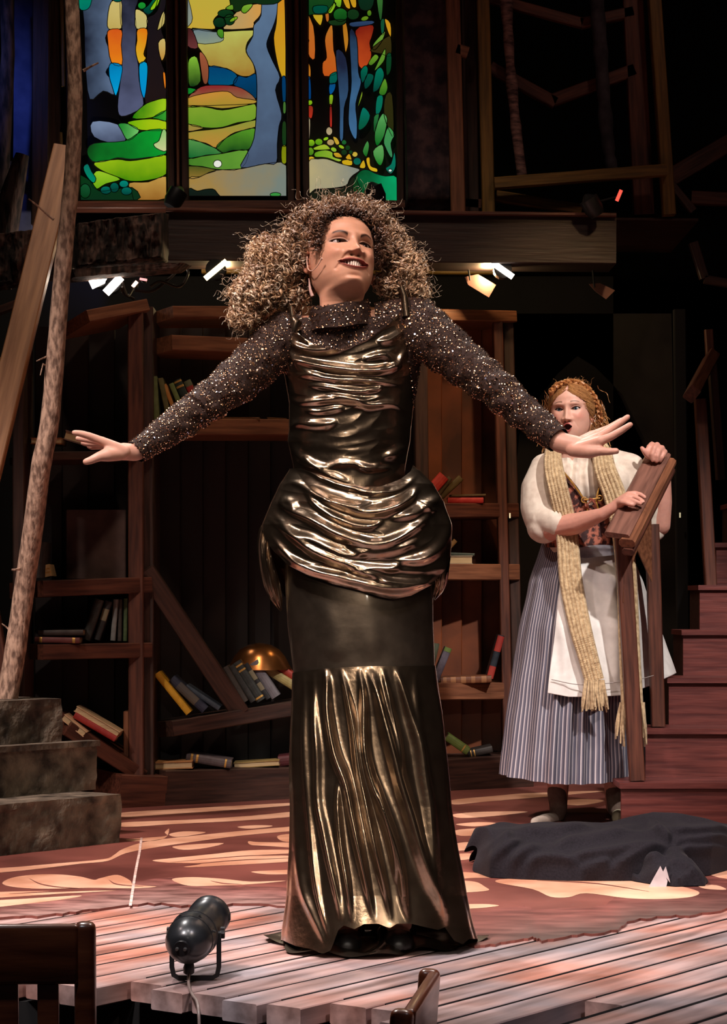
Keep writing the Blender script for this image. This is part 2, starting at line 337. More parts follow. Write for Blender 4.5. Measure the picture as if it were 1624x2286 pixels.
# ------------------------------------------------------------------ stained glass
def glass_mat():
    m = bpy.data.materials.new('backlit_painted_glass'); m.use_nodes = True; nt = m.node_tree; N = nt.nodes; L = nt.links; b = N['Principled BSDF']
    A = N.new('ShaderNodeAttribute'); A.attribute_type = 'OBJECT'; A.attribute_name = 'glass_a'
    B = N.new('ShaderNodeAttribute'); B.attribute_type = 'OBJECT'; B.attribute_name = 'glass_b'
    X = N.new('ShaderNodeAttribute'); X.attribute_type = 'OBJECT'; X.attribute_name = 'across'
    tc = N.new('ShaderNodeTexCoord'); sp = N.new('ShaderNodeSeparateXYZ'); L.new(tc.outputs['Generated'], sp.inputs[0])
    mf = N.new('ShaderNodeMix'); L.new(X.outputs['Fac'], mf.inputs[0]); L.new(sp.outputs['Z'], mf.inputs[2]); L.new(sp.outputs['X'], mf.inputs[3])
    nz = N.new('ShaderNodeTexNoise'); nz.inputs['Scale'].default_value = 9; nz.inputs['Detail'].default_value = 3; L.new(tc.outputs['Object'], nz.inputs[0])
    ad = N.new('ShaderNodeMath'); ad.operation = 'MULTIPLY_ADD'; ad.inputs[1].default_value = .9; L.new(nz.outputs['Fac'], ad.inputs[0])
    sb = N.new('ShaderNodeMath'); sb.operation = 'ADD'; sb.inputs[1].default_value = -.45; L.new(mf.outputs[0], sb.inputs[0]); L.new(sb.outputs[0], ad.inputs[2])
    cl = N.new('ShaderNodeClamp'); L.new(ad.outputs[0], cl.inputs[0])
    mx = N.new('ShaderNodeMix'); mx.data_type = 'RGBA'; L.new(cl.outputs[0], mx.inputs[0]); L.new(A.outputs['Color'], mx.inputs[6]); L.new(B.outputs['Color'], mx.inputs[7])
    b.inputs['Base Color'].default_value = (.01, .01, .01, 1); b.inputs['Roughness'].default_value = .3
    L.new(mx.outputs[2], b.inputs['Emission Color']); b.inputs['Emission Strength'].default_value = .80; return m
GM = glass_mat(); LEAD = mat('lead_line', S(16, 14, 14), S(24, 20, 18), rough=.6)
YG = 10.0; K = 4.97
cr_, yel, org, blu = (222, 200, 120), (205, 190, 60), (236, 128, 30), (0, 150, 215)
sl, sld, blk, brn = (96, 116, 146), (26, 30, 46), (16, 14, 22), (34, 22, 22)
lim, grn, dgr, mnt, tan, teal, dteal = (150, 205, 25), (20, 140, 45), (8, 60, 24), (60, 170, 90), (206, 150, 62), (0, 120, 104), (0, 62, 54)
pr = lambda *a: list(zip(a[::2], a[1::2]))
def el(x, y, rx, ry=None, n=9, rot=0):
    ry = ry or rx; return [(x+rx*math.cos(t)*math.cos(rot)-ry*math.sin(t)*math.sin(rot), y+rx*math.cos(t)*math.sin(rot)+ry*math.sin(t)*math.cos(rot)) for t in [2*math.pi*i/n for i in range(n)]]
# each pane: outline in panel coordinates, lower (or left) colour, upper (or right) colour, across flag
P1 = [(pr(180,-200, 520,-200, 500,0, 450,180, 470,330, 425,420, 470,560, 490,700, 430,800, 500,900, 520,1050, 400,1010, 250,1100, 200,700, 190,300), sld, sl, 1),
 (pr(280,1350, 560,1380, 650,1550, 540,1595, 300,1520), (60, 66, 92), (128, 146, 178), 0),
 (pr(610,-200, 800,-200, 790,0, 755,120, 770,330, 760,560, 790,720, 800,900, 850,1150, 760,1240, 600,1290, 560,1180, 590,900, 610,700, 600,500, 610,330, 590,190), (90, 96, 128), blk, 0),
 (pr(890,200, 1000,120, 1090,-200, 1105,0, 1045,300, 1080,440, 1010,480, 1050,700, 1090,820, 1100,1090, 870,1180, 890,800, 880,680, 890,330), brn, (24, 20, 26), 0),
 (pr(490,20, 600,10, 605,180, 600,315, 460,320, 450,190), (206, 180, 96), cr_, 0), (pr(770,100, 880,170, 880,310, 765,315, 755,180), (200, 190, 120), cr_, 0),
 (pr(1080,130, 1080,260, 1010,335, 1005,310, 1045,170), (190, 170, 90), cr_, 0), (pr(1085,430, 1090,600, 1045,670, 1010,480), tan, cr_, 0),
 (pr(460,335, 605,335, 600,500, 610,715, 490,690, 450,450), (250, 140, 24), (226, 92, 28), 0), (pr(780,330, 888,325, 880,480, 850,600, 875,650, 800,705, 760,560, 775,450), (236, 190, 40), (240, 130, 20), 0),
 (pr(480,705, 605,725, 600,850, 545,1060, 500,960, 465,830), (0, 175, 235), (0, 130, 190), 0), (pr(805,705, 885,700, 890,860, 860,1085, 820,1010, 800,850), (0, 150, 220), (0, 160, 210), 0),
 (pr(1062,815, 1090,815, 1098,960, 1080,975), org, org, 0), (pr(720,1310, 850,1170, 960,1120, 1100,1095, 1100,1220, 940,1305), (0, 130, 10), (170, 215, 30), 1),
 (pr(950,1305, 1100,1225, 1100,1340, 1000,1320), (10, 120, 30), (60, 170, 50), 1), (pr(680,1350, 920,1320, 1100,1350, 1100,1440, 830,1445, 720,1400), (120, 190, 10), (185, 215, 20), 1),
 (pr(570,1375, 680,1375, 800,1450, 680,1560, 600,1440), grn, (120, 210, 110), 1), (pr(300,1590, 640,1565, 830,1460, 1100,1450, 1100,1700, 900,1745, 700,1765, 560,1750, 420,1790, 280,1790, 220,1680), (10, 70, 20), (10, 165, 50), 1),
 (pr(300,1805, 560,1770, 700,1785, 920,1755, 1100,1725, 1100,1930, 900,2000, 700,2010, 550,1960, 380,1890), (80, 150, 10), (165, 205, 20), 0),
 (pr(320,1900, 440,1920, 590,1990, 430,2040, 320,2100, 260,2020), (110, 180, 20), (160, 210, 40), 0), (pr(690,2030, 900,2020, 1100,1960, 1105,2200, 780,2240, 720,2140), (160, 106, 40), (206, 160, 76), 0),
 (pr(1060,1440, 1105,1470, 1105,1670, 1000,1650, 960,1600, 1020,1560), (225, 225, 160), (150, 210, 120), 0), (pr(110,2250, 110,1950, 250,2000, 330,2100, 420,2120, 720,2080, 770,2240), (10, 50, 26), dgr, 0),
 (pr(180,1860, 230,1820, 270,1900, 320,1980, 290,2030, 220,1960), (0, 150, 110), teal, 0), (el(430,2110,60,45), dteal, teal, 0), (el(525,2080,50,55), dteal, (0, 105, 88), 0), (el(630,2040,52,40), teal, (0, 150, 130), 0), (el(660,2120,60,45), dteal, teal, 0), (el(200,2120,60,80), dgr, (20, 90, 50), 0),
 (pr(130,-100, 270,-100, 262,50, 210,110, 135,90), teal, (0, 150, 110), 0), (el(830,62,45,40), grn, (30, 160, 50), 0), (pr(840,110, 900,60, 1000,-60, 990,60, 940,140, 890,160), dteal, (0, 110, 70), 0), (pr(925,90, 1035,-60, 1010,50, 950,110), lim, lim, 0), (el(560,0,45,22), dteal, teal, 0)]
P2 = [(pr(80,-200, 640,-200, 600,60, 430,170, 380,240, 400,320, 260,322, 150,312, 80,320), (214, 178, 62), (200, 186, 66), 0), (pr(80,-60, 150,200, 95,300, 80,300), (150, 160, 140), (120, 130, 140), 0),
 (pr(640,130, 780,60, 920,50, 900,170, 830,250, 820,310, 500,325, 560,240), (190, 165, 110), (226, 165, 80), 1), (pr(1110,-200, 1165,-200, 1185,860, 1130,830, 1080,650, 1050,420, 1080,250), (214, 168, 30), (224, 145, 36), 0),
 (pr(160,335, 400,355, 820,335, 830,380, 760,470, 745,580, 820,700, 840,820, 740,850, 650,830, 530,760, 330,730, 260,590, 200,500), (176, 132, 52), (200, 200, 96), 0), (pr(150,325, 400,350, 490,400, 460,465, 210,480), (150, 165, 140), (110, 130, 140), 0),
 (pr(330,740, 530,765, 645,840, 590,940, 330,940), (0, 90, 130), (0, 66, 116), 0), (pr(655,845, 750,860, 860,825, 860,1090, 760,1020, 605,940), (0, 56, 92), (0, 70, 120), 0), (pr(1140,870, 1185,870, 1185,1130, 1150,1130), (0, 60, 100), (0, 60, 110), 0),
 (pr(85,330, 150,340, 210,530, 90,510), (120, 60, 60), (70, 30, 30), 0), (pr(110,660, 200,640, 240,900, 120,960, 100,800), (20, 60, 20), (140, 200, 60), 0), (pr(225,590, 270,600, 325,720, 320,910, 270,920, 240,760), (130, 70, 46), (176, 96, 62), 0), (pr(90,975, 200,1000, 90,1050), grn, grn, 0),
 (pr(90,1090, 240,965, 420,945, 640,960, 780,1030, 850,1105, 845,1150, 95,1170), (150, 120, 80), (150, 46, 46), 0), (pr(95,1090, 330,1030, 540,1015, 640,1080, 845,1112, 845,1145, 700,1178, 480,1205, 300,1182, 95,1185), (176, 150, 50), (214, 150, 60), 0),
 (pr(95,1192, 300,1190, 480,1222, 700,1182, 845,1157, 845,1320, 650,1360, 480,1412, 300,1418, 95,1368), (110, 160, 40), (140, 176, 50), 0), (pr(100,1378, 270,1420, 100,1458), (176, 140, 70), (160, 150, 60), 0),
 (pr(100,1468, 480,1422, 845,1332, 845,1410, 620,1470, 500,1550, 410,1640, 300,1590, 100,1540), (200, 146, 60), (150, 160, 60), 0), (pr(412,1640, 480,1560, 640,1472, 835,1422, 830,1540, 770,1660, 600,1668, 490,1698), (10, 70, 22), (90, 160, 40), 0),
 (pr(100,1548, 300,1602, 480,1695, 300,1722, 100,1750), (20, 110, 50), (90, 160, 80), 0), (pr(105,1762, 480,1704, 760,1668, 690,1870, 420,1878, 260,1848, 105,1830), (70, 130, 40), (110, 170, 56), 1), (pr(105,1842, 410,1885, 300,1930, 200,1975, 110,1970), (150, 120, 50), (80, 90, 30), 0),
 (pr(110,1982, 230,1962, 400,1892, 700,1872, 960,1818, 1190,1838, 1190,2250, 110,2250), (176, 140, 70), (128, 140, 130), 1),
 (pr(930,-150, 1085,-150, 1090,100, 1060,250, 990,420, 975,520, 1040,680, 1120,860, 1070,1000, 1140,1270, 1110,1400, 1090,1600, 1080,1808, 950,1818, 690,1862, 740,1730, 830,1540, 860,1200, 860,850, 820,700, 745,560, 820,400, 830,280, 910,170), (74, 90, 116), (100, 128, 160), 0),
 (pr(1155,1140, 1185,1140, 1185,1250, 1155,1250), (70, 120, 50), (70, 120, 50), 0), (pr(1145,1370, 1190,1370, 1190,1600, 1145,1600), dgr, (30, 60, 20), 0), (pr(1140,1630, 1195,1630, 1195,1800, 1140,1800), (140, 150, 10), (130, 140, 10), 0),
 (pr(600,-100, 1160,-100, 1100,30, 930,50, 820,40, 700,110, 600,120), (20, 46, 16), (14, 50, 24), 1), (el(520,150,90,45), (6, 46, 22), (16, 60, 26), 0), (el(450,250,68,58), (4, 40, 22), (14, 56, 26), 0), (el(560,220,60,60), (6, 46, 22), (20, 66, 26), 0),
 (pr(690,120, 720,60, 820,50, 740,145), (100, 160, 30), (140, 190, 60), 0), (pr(515,95, 590,50, 600,110), (100, 150, 30), (120, 170, 50), 0), (el(605,215,50,20,9,-.5), (100, 150, 40), lim, 0), (pr(430,330, 485,330, 495,400, 470,425, 425,380), (60, 130, 30), (90, 160, 40), 0),
 (el(428,1818,46,42), (250, 250, 235), (250, 250, 240), 0), (el(1070,2160,60,24), (60, 150, 60), (60, 160, 70), 0), (pr(110,2250, 110,2090, 200,2120, 300,2100, 400,2110, 440,2250), (14, 26, 20), (16, 34, 26), 0)]
P3 = [(pr(105,150, 200,290, 215,650, 130,600, 115,520, 150,450, 110,380), (206, 100, 34), (196, 118, 40), 0), (pr(120,680, 165,740, 165,865, 120,865), (214, 130, 36), (200, 120, 30), 0), (pr(130,870, 165,870, 175,1090, 135,1090), (0, 60, 120), (10, 70, 130), 0),
 (el(158,1137,32), (120, 170, 20), lim, 0), (pr(130,1185, 195,1185, 185,1305, 135,1305), (200, 50, 30), (150, 46, 26), 0), (pr(130,1325, 165,1325, 158,1540, 135,1540), (150, 130, 110), (196, 180, 140), 0),
 (pr(190,165, 300,155, 290,260, 262,275), (220, 176, 30), (200, 170, 40), 0), (pr(330,140, 370,150, 370,240, 340,230), (190, 100, 30), (190, 110, 40), 0), (pr(410,280, 425,560, 478,790, 320,845, 300,700, 345,640, 325,450, 355,340), (206, 90, 26), (196, 120, 40), 0),
 (pr(520,258, 565,258, 590,440, 570,560, 548,555), (200, 130, 34), (190, 120, 30), 0), (pr(665,340, 860,280, 850,400, 825,480, 845,610, 800,720, 705,735), (206, 80, 30), (130, 26, 16), 0),
 (pr(385,830, 470,800, 455,910, 380,930), (0, 90, 80), (0, 100, 84), 0), (pr(375,940, 445,930, 430,1010, 380,1050), (0, 90, 160), (10, 80, 130), 0), (pr(375,1060, 420,1060, 405,1170, 378,1170), (120, 150, 30), lim, 0), (pr(378,1180, 405,1180, 408,1395, 380,1395), (210, 50, 36), (90, 26, 20), 0), (el(375,1455,36,46), (200, 180, 140), (180, 160, 120), 0),
 (pr(450,560, 560,640, 590,1000, 540,1200, 530,1530, 490,1530, 490,1200, 470,900), (60, 100, 140), (30, 36, 60), 0), (pr(600,350, 680,420, 700,800, 730,920, 670,1150, 685,1350, 680,1530, 640,1520, 590,1380, 595,1150, 620,900), (70, 120, 165), (26, 34, 56), 0),
 (pr(610,250, 850,230, 850,270, 640,300), (36, 56, 90), (50, 74, 110), 0),
 (pr(100,-100, 440,-100, 420,40, 350,150, 200,160, 130,150), (10, 60, 24), (30, 80, 30), 0), (pr(200,70, 350,65, 340,140, 215,150), (0, 76, 60), (0, 80, 60), 0), (pr(360,130, 430,30, 450,60, 400,145), lim, (120, 170, 40), 0), (pr(430,-20, 510,-20, 500,80, 450,60), (100, 160, 40), lim, 0),
 (pr(520,-30, 580,-30, 610,90, 560,80), (216, 160, 30), (200, 150, 30), 0), (pr(600,-30, 665,-30, 675,75, 630,75), (216, 160, 30), (200, 150, 30), 0), (el(500,165,80,75), (10, 70, 20), (30, 110, 34), 0), (pr(370,230, 560,220, 520,280, 400,280), (20, 50, 20), (24, 56, 22), 0), (el(640,160,70,60), (14, 50, 20), (20, 56, 24), 0),
 (el(770,205,44,26,9,-.3), (90, 130, 20), (110, 150, 30), 0), (el(820,145,26,36), (60, 120, 24), (100, 140, 30), 0), (pr(700,-60, 870,-60, 840,100, 720,100), (12, 40, 22), (10, 50, 30), 0), (pr(900,-60, 970,-60, 960,200, 930,200), (40, 90, 40), (60, 120, 50), 0),
 (pr(945,230, 990,220, 980,380, 950,360), (16, 90, 60), (20, 80, 50), 0), (pr(990,210, 1055,260, 1060,410, 1020,340), (220, 160, 30), (210, 150, 30), 0), (pr(860,500, 920,420, 995,350, 970,440, 900,540, 860,550), (90, 140, 40), (120, 165, 60), 0), (pr(830,560, 1000,420, 1060,420, 1060,620, 960,600), (50, 44, 14), (60, 50, 16), 0),
 (pr(810,700, 880,605, 925,640, 850,725), (70, 120, 30), (110, 160, 40), 0), (pr(1000,550, 990,660, 930,740, 875,785, 920,680, 980,560), (80, 140, 40), (110, 160, 50), 0), (pr(1010,620, 1065,600, 1060,780, 1010,830), dgr, (10, 70, 40), 0),
 (pr(720,800, 770,730, 805,760, 790,850, 740,920), (0, 66, 56), (0, 110, 84), 0), (pr(760,930, 800,820, 870,840, 840,930, 780,990), (0, 60, 50), (0, 84, 66), 0), (pr(860,1000, 890,800, 950,750, 985,840, 930,980, 880,1020), (0, 60, 52), (0, 120, 92), 0), (pr(925,1030, 990,870, 1025,970, 990,1055), (50, 120, 30), (100, 160, 40), 0),
 (pr(690,1190, 735,1020, 745,1060, 705,1170), (110, 150, 30), (130, 160, 40), 0), (pr(890,1260, 905,1080, 970,1065, 965,1180, 930,1260), (0, 110, 90), (0, 120, 92), 0), (pr(700,1440, 715,1290, 755,1190, 830,1280, 780,1400), (0, 90, 60), (0, 120, 100), 0),
 (pr(1000,1060, 1075,1060, 1090,1500, 1030,1420, 980,1250), (40, 46, 12), (50, 44, 14), 0), (pr(880,1560, 890,1420, 940,1300, 980,1260, 1020,1320, 1000,1450, 970,1540, 910,1620), (0, 110, 30), (90, 170, 90), 0), (pr(980,1560, 1030,1410, 1100,1490, 1060,1590, 1080,1720, 1055,1745, 1000,1640), (60, 140, 90), (70, 160, 80), 0),
 (pr(870,1300, 930,1270, 900,1400, 870,1480), (10, 80, 30), (40, 120, 60), 0), (pr(745,1680, 795,1565, 820,1620, 790,1740), (20, 110, 30), (80, 160, 80), 0), (pr(860,1680, 960,1605, 985,1720, 955,1830, 905,1810), (0, 130, 30), (110, 180, 100), 0), (pr(1000,1870, 1060,1820, 1100,1690, 1115,1840, 1060,1930), (0, 110, 90), (0, 130, 100), 0),
 (el(175,1585,42,40), (90, 150, 20), lim, 0), (el(260,1575,44,38), (80, 150, 20), (120, 180, 20), 0), (el(168,1680,38,46), (60, 130, 20), (110, 160, 30), 0), (el(338,1540,32,20,9,-.4), lim, lim, 0), (pr(200,1640, 320,1600, 380,1640, 370,1660, 220,1665), (150, 190, 40), (180, 200, 50), 0),
 (pr(220,1690, 330,1665, 410,1690, 420,1740, 510,1770, 480,1795, 380,1760, 300,1745, 215,1740), (90, 160, 20), (170, 200, 60), 1), (el(175,1760,38,26), (220, 180, 30), (220, 180, 40), 0), (el(390,1580,42,36), (190, 160, 100), (190, 160, 100), 0), (pr(415,1520, 460,1530, 490,1590, 450,1605), (214, 176, 50), (210, 170, 50), 0),
 (el(425,1660,36,26,9,.5), (140, 180, 60), lim, 0), (el(510,1630,36,20,9,.5), (160, 170, 40), lim, 0), (pr(420,1700, 480,1695, 520,1745, 450,1745), (200, 150, 30), (214, 170, 40), 0), (el(540,1580,28), (20, 90, 40), (30, 110, 50), 0), (el(580,1640,30), (14, 50, 20), (20, 66, 26), 0), (el(540,1690,34), (12, 44, 18), (20, 60, 24), 0), (el(615,1690,24), (14, 56, 20), (20, 70, 30), 0),
 (pr(555,1755, 600,1705, 625,1780), (220, 170, 30), (214, 160, 30), 0), (el(660,1712,32,30), (214, 190, 70), (214, 180, 60), 0), (pr(520,1780, 620,1775, 625,1835, 530,1825), (220, 180, 20), (220, 176, 30), 0), (el(685,1790,44,42), (0, 110, 90), (0, 90, 76), 0), (pr(710,1855, 755,1775, 780,1840, 760,1870), (220, 180, 30), (214, 170, 30), 0), (pr(785,1760, 825,1750, 835,1840, 905,1870, 905,1910, 830,1890, 795,1830), (226, 186, 30), (220, 170, 30), 0),
 (pr(145,1800, 250,1765, 350,1765, 480,1810, 620,1850, 715,1885, 640,1945, 600,1990, 560,2060, 400,2090, 220,2100, 150,2140), (196, 180, 130), (140, 146, 136), 1), (pr(150,2160, 240,2110, 400,2100, 560,2070, 640,1960, 700,2050, 720,2250, 150,2250), (18, 26, 14), (26, 30, 16), 0),
 (pr(640,2120, 660,1980, 720,1900, 800,1885, 900,1930, 1000,1955, 1125,1970, 1130,2230, 940,2240, 760,2150), (0, 60, 20), (0, 170, 104), 1), (el(1052,1892,20,16), (230, 255, 240), (230, 255, 240), 0)]
win = empty('window_1', P(530, 450, YG), kind='structure')
for off, x0, x1, yb, panes in ((150, 175, 373, 448, P1), (400, 418, 641, 439, P2), (660, 688, 888, 449, P3)):
    bk = MB(); c0, c1 = P(x0, -45, YG+.03), P(x1, yb, YG+.03); bk.box((c0+c1)/2, (c1.x-c0.x, .012, c0.z-c1.z)); pn = bk.build('glass_panel', LEAD, win)
    lead = MB()
    for i, (pts, a, b_, ax) in enumerate(panes):
        q = smooth_closed(pts, 3); yy = YG + .020 - i*.0006; w_ = []
        for (u, v) in q: w_.append((min(max(off+u/K, x0+1), x1-1), min(max(v/K, -44), yb-1)))
        V = [P(u, v, yy) for u, v in w_]; n = len(V)
        V2 = V + [v+Vector((0, .002, 0)) for v in V]
        o = mk('pane', V2, [tuple(range(n))] + [(k, n+k, n+(k+1) % n, (k+1) % n) for k in range(n)], GM, pn)
        o['glass_a'] = list(S(*a)[:3]); o['glass_b'] = list(S(*b_)[:3]); o['across'] = float(ax)
        lead.tube([v-Vector((0, .0006, 0)) for v in V] + [V[0]-Vector((0, .0006, 0))], .0019, 4, False)
    lead.build('lead_came', LEAD, pn)
# frame of the window
fm = win
for x0, x1 in ((372, 388), (404, 419), (640, 655), (674, 689), (887, 903), (100, 132), (148, 176)):
    pboard('mullion', ((x0+x1)/2-3, -60), ((x0+x1)/2+(3 if x1 < 700 else 0), 462), x1-x0, YG-.03, YG-.03, .07, W_dk, fm)
for x0, x1, y0, y1, ww in ((388, 404, -60, 455, W_orange), (655, 674, -60, 455, W_orange), (130, 148, -60, 192, W_gold), (127, 146, 295, 405, W_gold)):
    pboard('trim_strip', ((x0+x1)/2-3, y0), ((x0+x1)/2+2, y1), (x1-x0)*.5, YG-.02, YG-.02, .03, ww, fm)
pboard('sill', (150, 456), (905, 456), 18, YG-.06, YG-.06, .12, W_red, fm)
# ------------------------------------------------------------------ balcony beam
bal = empty('balcony_beam', P(870, 585, 9.6), 'long dark timber beam carrying the balcony under the stained glass', 'beam')
pboard('fascia', (368, 525), (1375, 533), 112, 9.55, 9.6, .25, W_beamdk, bal); pboard('cap', (368, 467), (1375, 479), 8, 9.52, 9.57, .3, W_red, bal)
pboard('back_rail', (450, 596), (1110, 598), 26, 10.2, 10.2, .05, W_gold, bal)
tag(bal.children[-1], 'ochre rail lit by the lamps')
def rough_sheet(name, corners, Y, amp, m, label, cat, n=60, k=40, depth=.12, seed=0):
    (a, b, c, d) = corners; A = np.zeros((k, n, 3))
    for i in range(k):
        for j in range(n):
            u, v = j/(n-1), i/(k-1)
            x = (a[0]*(1-u)+b[0]*u)*(1-v)+(d[0]*(1-u)+c[0]*u)*v; y = (a[1]*(1-u)+b[1]*u)*(1-v)+(d[1]*(1-u)+c[1]*u)*v
            r = mnoise.fractal(Vector((x*.05+seed, y*.016, 3.3)), 1, 2, 4)*amp
            e = min(u, v, 1-u, 1-v); back = depth*max(0, 1-e*14)**2
            p = P(x+mnoise.noise(Vector((y*.05, 1, seed)))*4*(1 if j == n-1 else 0), y, Y); A[i, j] = (p.x, Y - r*min(1, e*10) + back, p.z)
    return tag(grid(name, A, m), label, cat)
BARK = mat('rough_bark', S(30, 22, 20), S(96, 72, 64), sc=(5, 5, 1.2), ns=7, rough=.9, bump=.01, contrast=(.42, .62))
rough_sheet('bark_cladding', [(163, 492), (371, 466), (371, 578), (163, 600)], 9.3, .05, BARK, 'rough carved bark block at the left end of the balcony beam', 'cladding')
rough_sheet('bark_cladding', [(-60, 520), (163, 495), (163, 608), (-60, 650)], 9.25, .06, BARK, 'low mound of rough bark behind the leaning timber, far left', 'cladding', seed=9)
rough_sheet('bark_cladding', [(140, 600), (425, 583), (400, 600), (150, 622)], 9.2, .02, BARK, 'thin bark ledge directly above the blazing lamps', 'cladding', n=40, k=12, seed=5)
# ------------------------------------------------------------------ upper gallery, left
tag(pboard('pillar', (92, -60), (88, 500), 38, 9.9, 9.9, .12, W_dk), 'dark square pillar left of the stained glass', 'pillar')
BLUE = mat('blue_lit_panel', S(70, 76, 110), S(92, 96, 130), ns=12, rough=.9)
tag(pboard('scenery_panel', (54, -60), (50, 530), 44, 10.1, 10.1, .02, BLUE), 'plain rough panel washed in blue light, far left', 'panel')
tb = MB(); tb.tube([P(14, -50, 9.9), P(18, 120, 9.9), P(10, 260, 9.9), P(4, 430, 9.9)], [.03, .03, .034, .03], 10); tag(tb.build('birch_tree', BARK, None, True), 'thin birch trunk washed in blue at the left edge', 'tree trunk')
tb = MB(); tb.tube([P(50, 345, 9.7), P(28, 430, 9.7), P(6, 540, 9.7), P(-10, 640, 9.7)], [.03, .05, .06, .07], 10); tag(tb.build('tree_root', BARK, None, True), 'dark twisted root leaning at the far left edge', 'root')
tag(pboard('timber_rail', (-20, 372), (28, 372), 26, 10.0, 10.0, .04, W_gold), 'short ochre rail at the left edge beside the blue panel', 'rail')
# ------------------------------------------------------------------ upper gallery, right
PL = mat('mottled_plaster', S(40, 30, 42), S(88, 66, 70), ns=14, rough=.9, bump=.003, contrast=(.4, .6))
rough_sheet('plaster_pier', [(893, -50), (1006, -50), (1012, 474), (905, 474)], 9.9, .012, PL, 'mottled purple brown plaster pier right of the stained glass', 'pier', depth=.2, seed=3)
OUT = [((1010, -60), (1024, 472), 32, W_orange, 'reddish timber post beside the plaster pier'), ((1046, -60), (1054, 474), 34, W_dk, 'dark grey post between the reddish post and the ochre post'),
 ((1078, -60), (1092, 476), 28, W_gold, 'ochre post at the left side of the open gallery bay'), ((1412, -60), (1440, 478), 46, W_red, 'broad red stained post in the gallery, right'),
 ((1460, -60), (1497, 478), 28, W_gold, 'ochre post, rightmost in the gallery')]
for i, (a, b, w_, m, lab) in enumerate(OUT): tag(pboard('gallery_post', a, b, w_, 9.8+.1*(i % 2), 9.8+.1*(i % 2), .07, m), lab, 'post', 'upright posts of the upper gallery')
for a, b, w_, m, lab, Y in [((1105, 408), (1490, 378), 26, W_gold, 'ochre rail sloping up to the right across the gallery bay', 9.75), ((1108, 436), (1300, 466), 24, W_gold, 'short ochre rail sloping down to the beam', 9.85),
 ((1040, 452), (1075, 455), 22, W_red, 'small horizontal red block between two gallery posts', 9.9), ((1020, 108), (1046, 116), 24, W_orange, 'small amber block sticking out of the reddish post', 9.80),
 ((1096, -6), (1302, 50), 22, W_red, 'upper red shelf board sloping right, in the gallery bay', 9.9), ((1298, 50), (1415, 24), 24, W_red, 'short red shelf board rising to the red post', 9.9),
 ((1096, 148), (1242, 228), 26, W_red, 'left half of the broken red shelf in the gallery bay', 9.9), ((1236, 222), (1418, 154), 28, W_red, 'right half of the broken red shelf in the gallery bay', 9.9),
 ((1500, 410), (1550, 470), 18, W_dk, 'dark brace below the red diagonal, upper right', 9.9), ((1550, 540), (1575, 620), 20, W_dk, 'dark short timber above the far stair, right', 9.9), ((1575, 622), (1660, 636), 18, W_dk, 'dark horizontal timber at the right edge', 9.9),
 ((1545, 440), (1660, 445), 30, W_red, 'dim red horizontal timber at the right edge', 10.6), ((1500, 395), (1660, 300), 40, W_red, 'dim red diagonal board at the upper right edge', 10.8)]:
    tag(pboard('timber_rail', a, b, w_, Y, Y, .045, m), lab, 'timber')
for pts, rs, m, lab in [([(1128, -50, 9.84), (1138, 120, 9.84), (1150, 260, 9.84), (1166, 392, 9.84)], (.026, .026, .023, .022), mat('birch_bark', S(60, 40, 44), S(150, 112, 104), sc=(3, 3, 12), ns=6, rough=.8, bump=.004), 'slim pale birch trunk in the gallery bay'),
                      ([(1330, -50, 9.84), (1344, 150, 9.84), (1356, 300, 9.84), (1368, 385, 9.84)], (.034, .031, .028, .026), mat('slate_bark', S(34, 34, 40), S(70, 66, 74), ns=14, rough=.9, bump=.004), 'slate grey tree trunk beside the broad red post')]:
    b = MB(); c = smooth_open([P(*p) for p in pts], 6); b.tube(c, list(np.interp(np.linspace(0, 1, len(c)), np.linspace(0, 1, 4), rs)*(1+.08*rng.standard_normal(len(c)))), 12); tag(b.build('birch_tree', m, None, True), lab, 'tree trunk')
tag(pboard('gallery_deck', (900, 484), (1560, 490), 6, 9.88, 9.88, .9, W_dk), 'dark gallery floor edge behind the beam', 'deck')
# ------------------------------------------------------------------ bookcase
def YB(px): return 9.06 + (px-290)*.00115
bc = empty('bookcase', P(640, 1790, 9.4), 'huge crooked mahogany bookcase with slanting broken shelves behind the singer', 'bookcase')
def bb(name, a, b, w_, d, m, dy=0): return pboard(name, a, b, w_, YB(a[0]), YB(b[0]), d, m, bc, dy)
bb('post', (302, 683), (304, 1806), 34, .10, W_red); bb('post', (329, 683), (331, 1806), 24, .30, W_dk, .02)
bb('post', (40, 700), (42, 1700), 26, .25, W_dk); bb('post', (1112, 700), (1138, 1750), 22, .10, W_red); bb('post', (1136, 700), (1163, 1752), 24, .3, W_dk, .03)
bb('post', (700, 700), (702, 1790), 40, .3, W_dk, .04); bb('post', (940, 700), (950, 1770), 30, .3, W_dk, .04)
bb('top_rail', (341, 697), (700, 697), 26, .3, W_orange, .01); bb('top_rail', (700, 697), (1118, 706), 26, .3, W_orange, .01); bb('top_rail', (150, 716), (286, 690), 28, .3, W_orange, .01)
bb('shelf', (341, 763), (640, 775), 34, .28, W_orange, .02)
bb('shelf', (341, 952), (700, 954), 36, .30, W_orange, .02)
bb('shelf', (44, 1018), (290, 1016), 18, .3, W_dk, .02); bb('shelf', (44, 1316), (290, 1307), 36, .3, W_red, .02); bb('shelf', (44, 1457), (290, 1452), 34, .3, W_red, .02)
bb('shelf', (120, 1608), (290, 1716), 34, .26, W_red, .02); bb('divider', (279, 1590), (279, 1690), 13, .24, W_orange, .05)
bb('shelf', (341, 1634), (700, 1574), 34, .3, W_dk, .02); bb('brace', (322, 1270), (535, 1590), 42, .06, W_dk, .0)
bb('shelf', (940, 1139), (1124, 1139), 32, .3, W_red, .03); bb('shelf', (940, 1276), (1126, 1277), 36, .3, W_orange, .03); bb('shelf', (940, 1544), (1134, 1543), 38, .3, W_orange, .03)
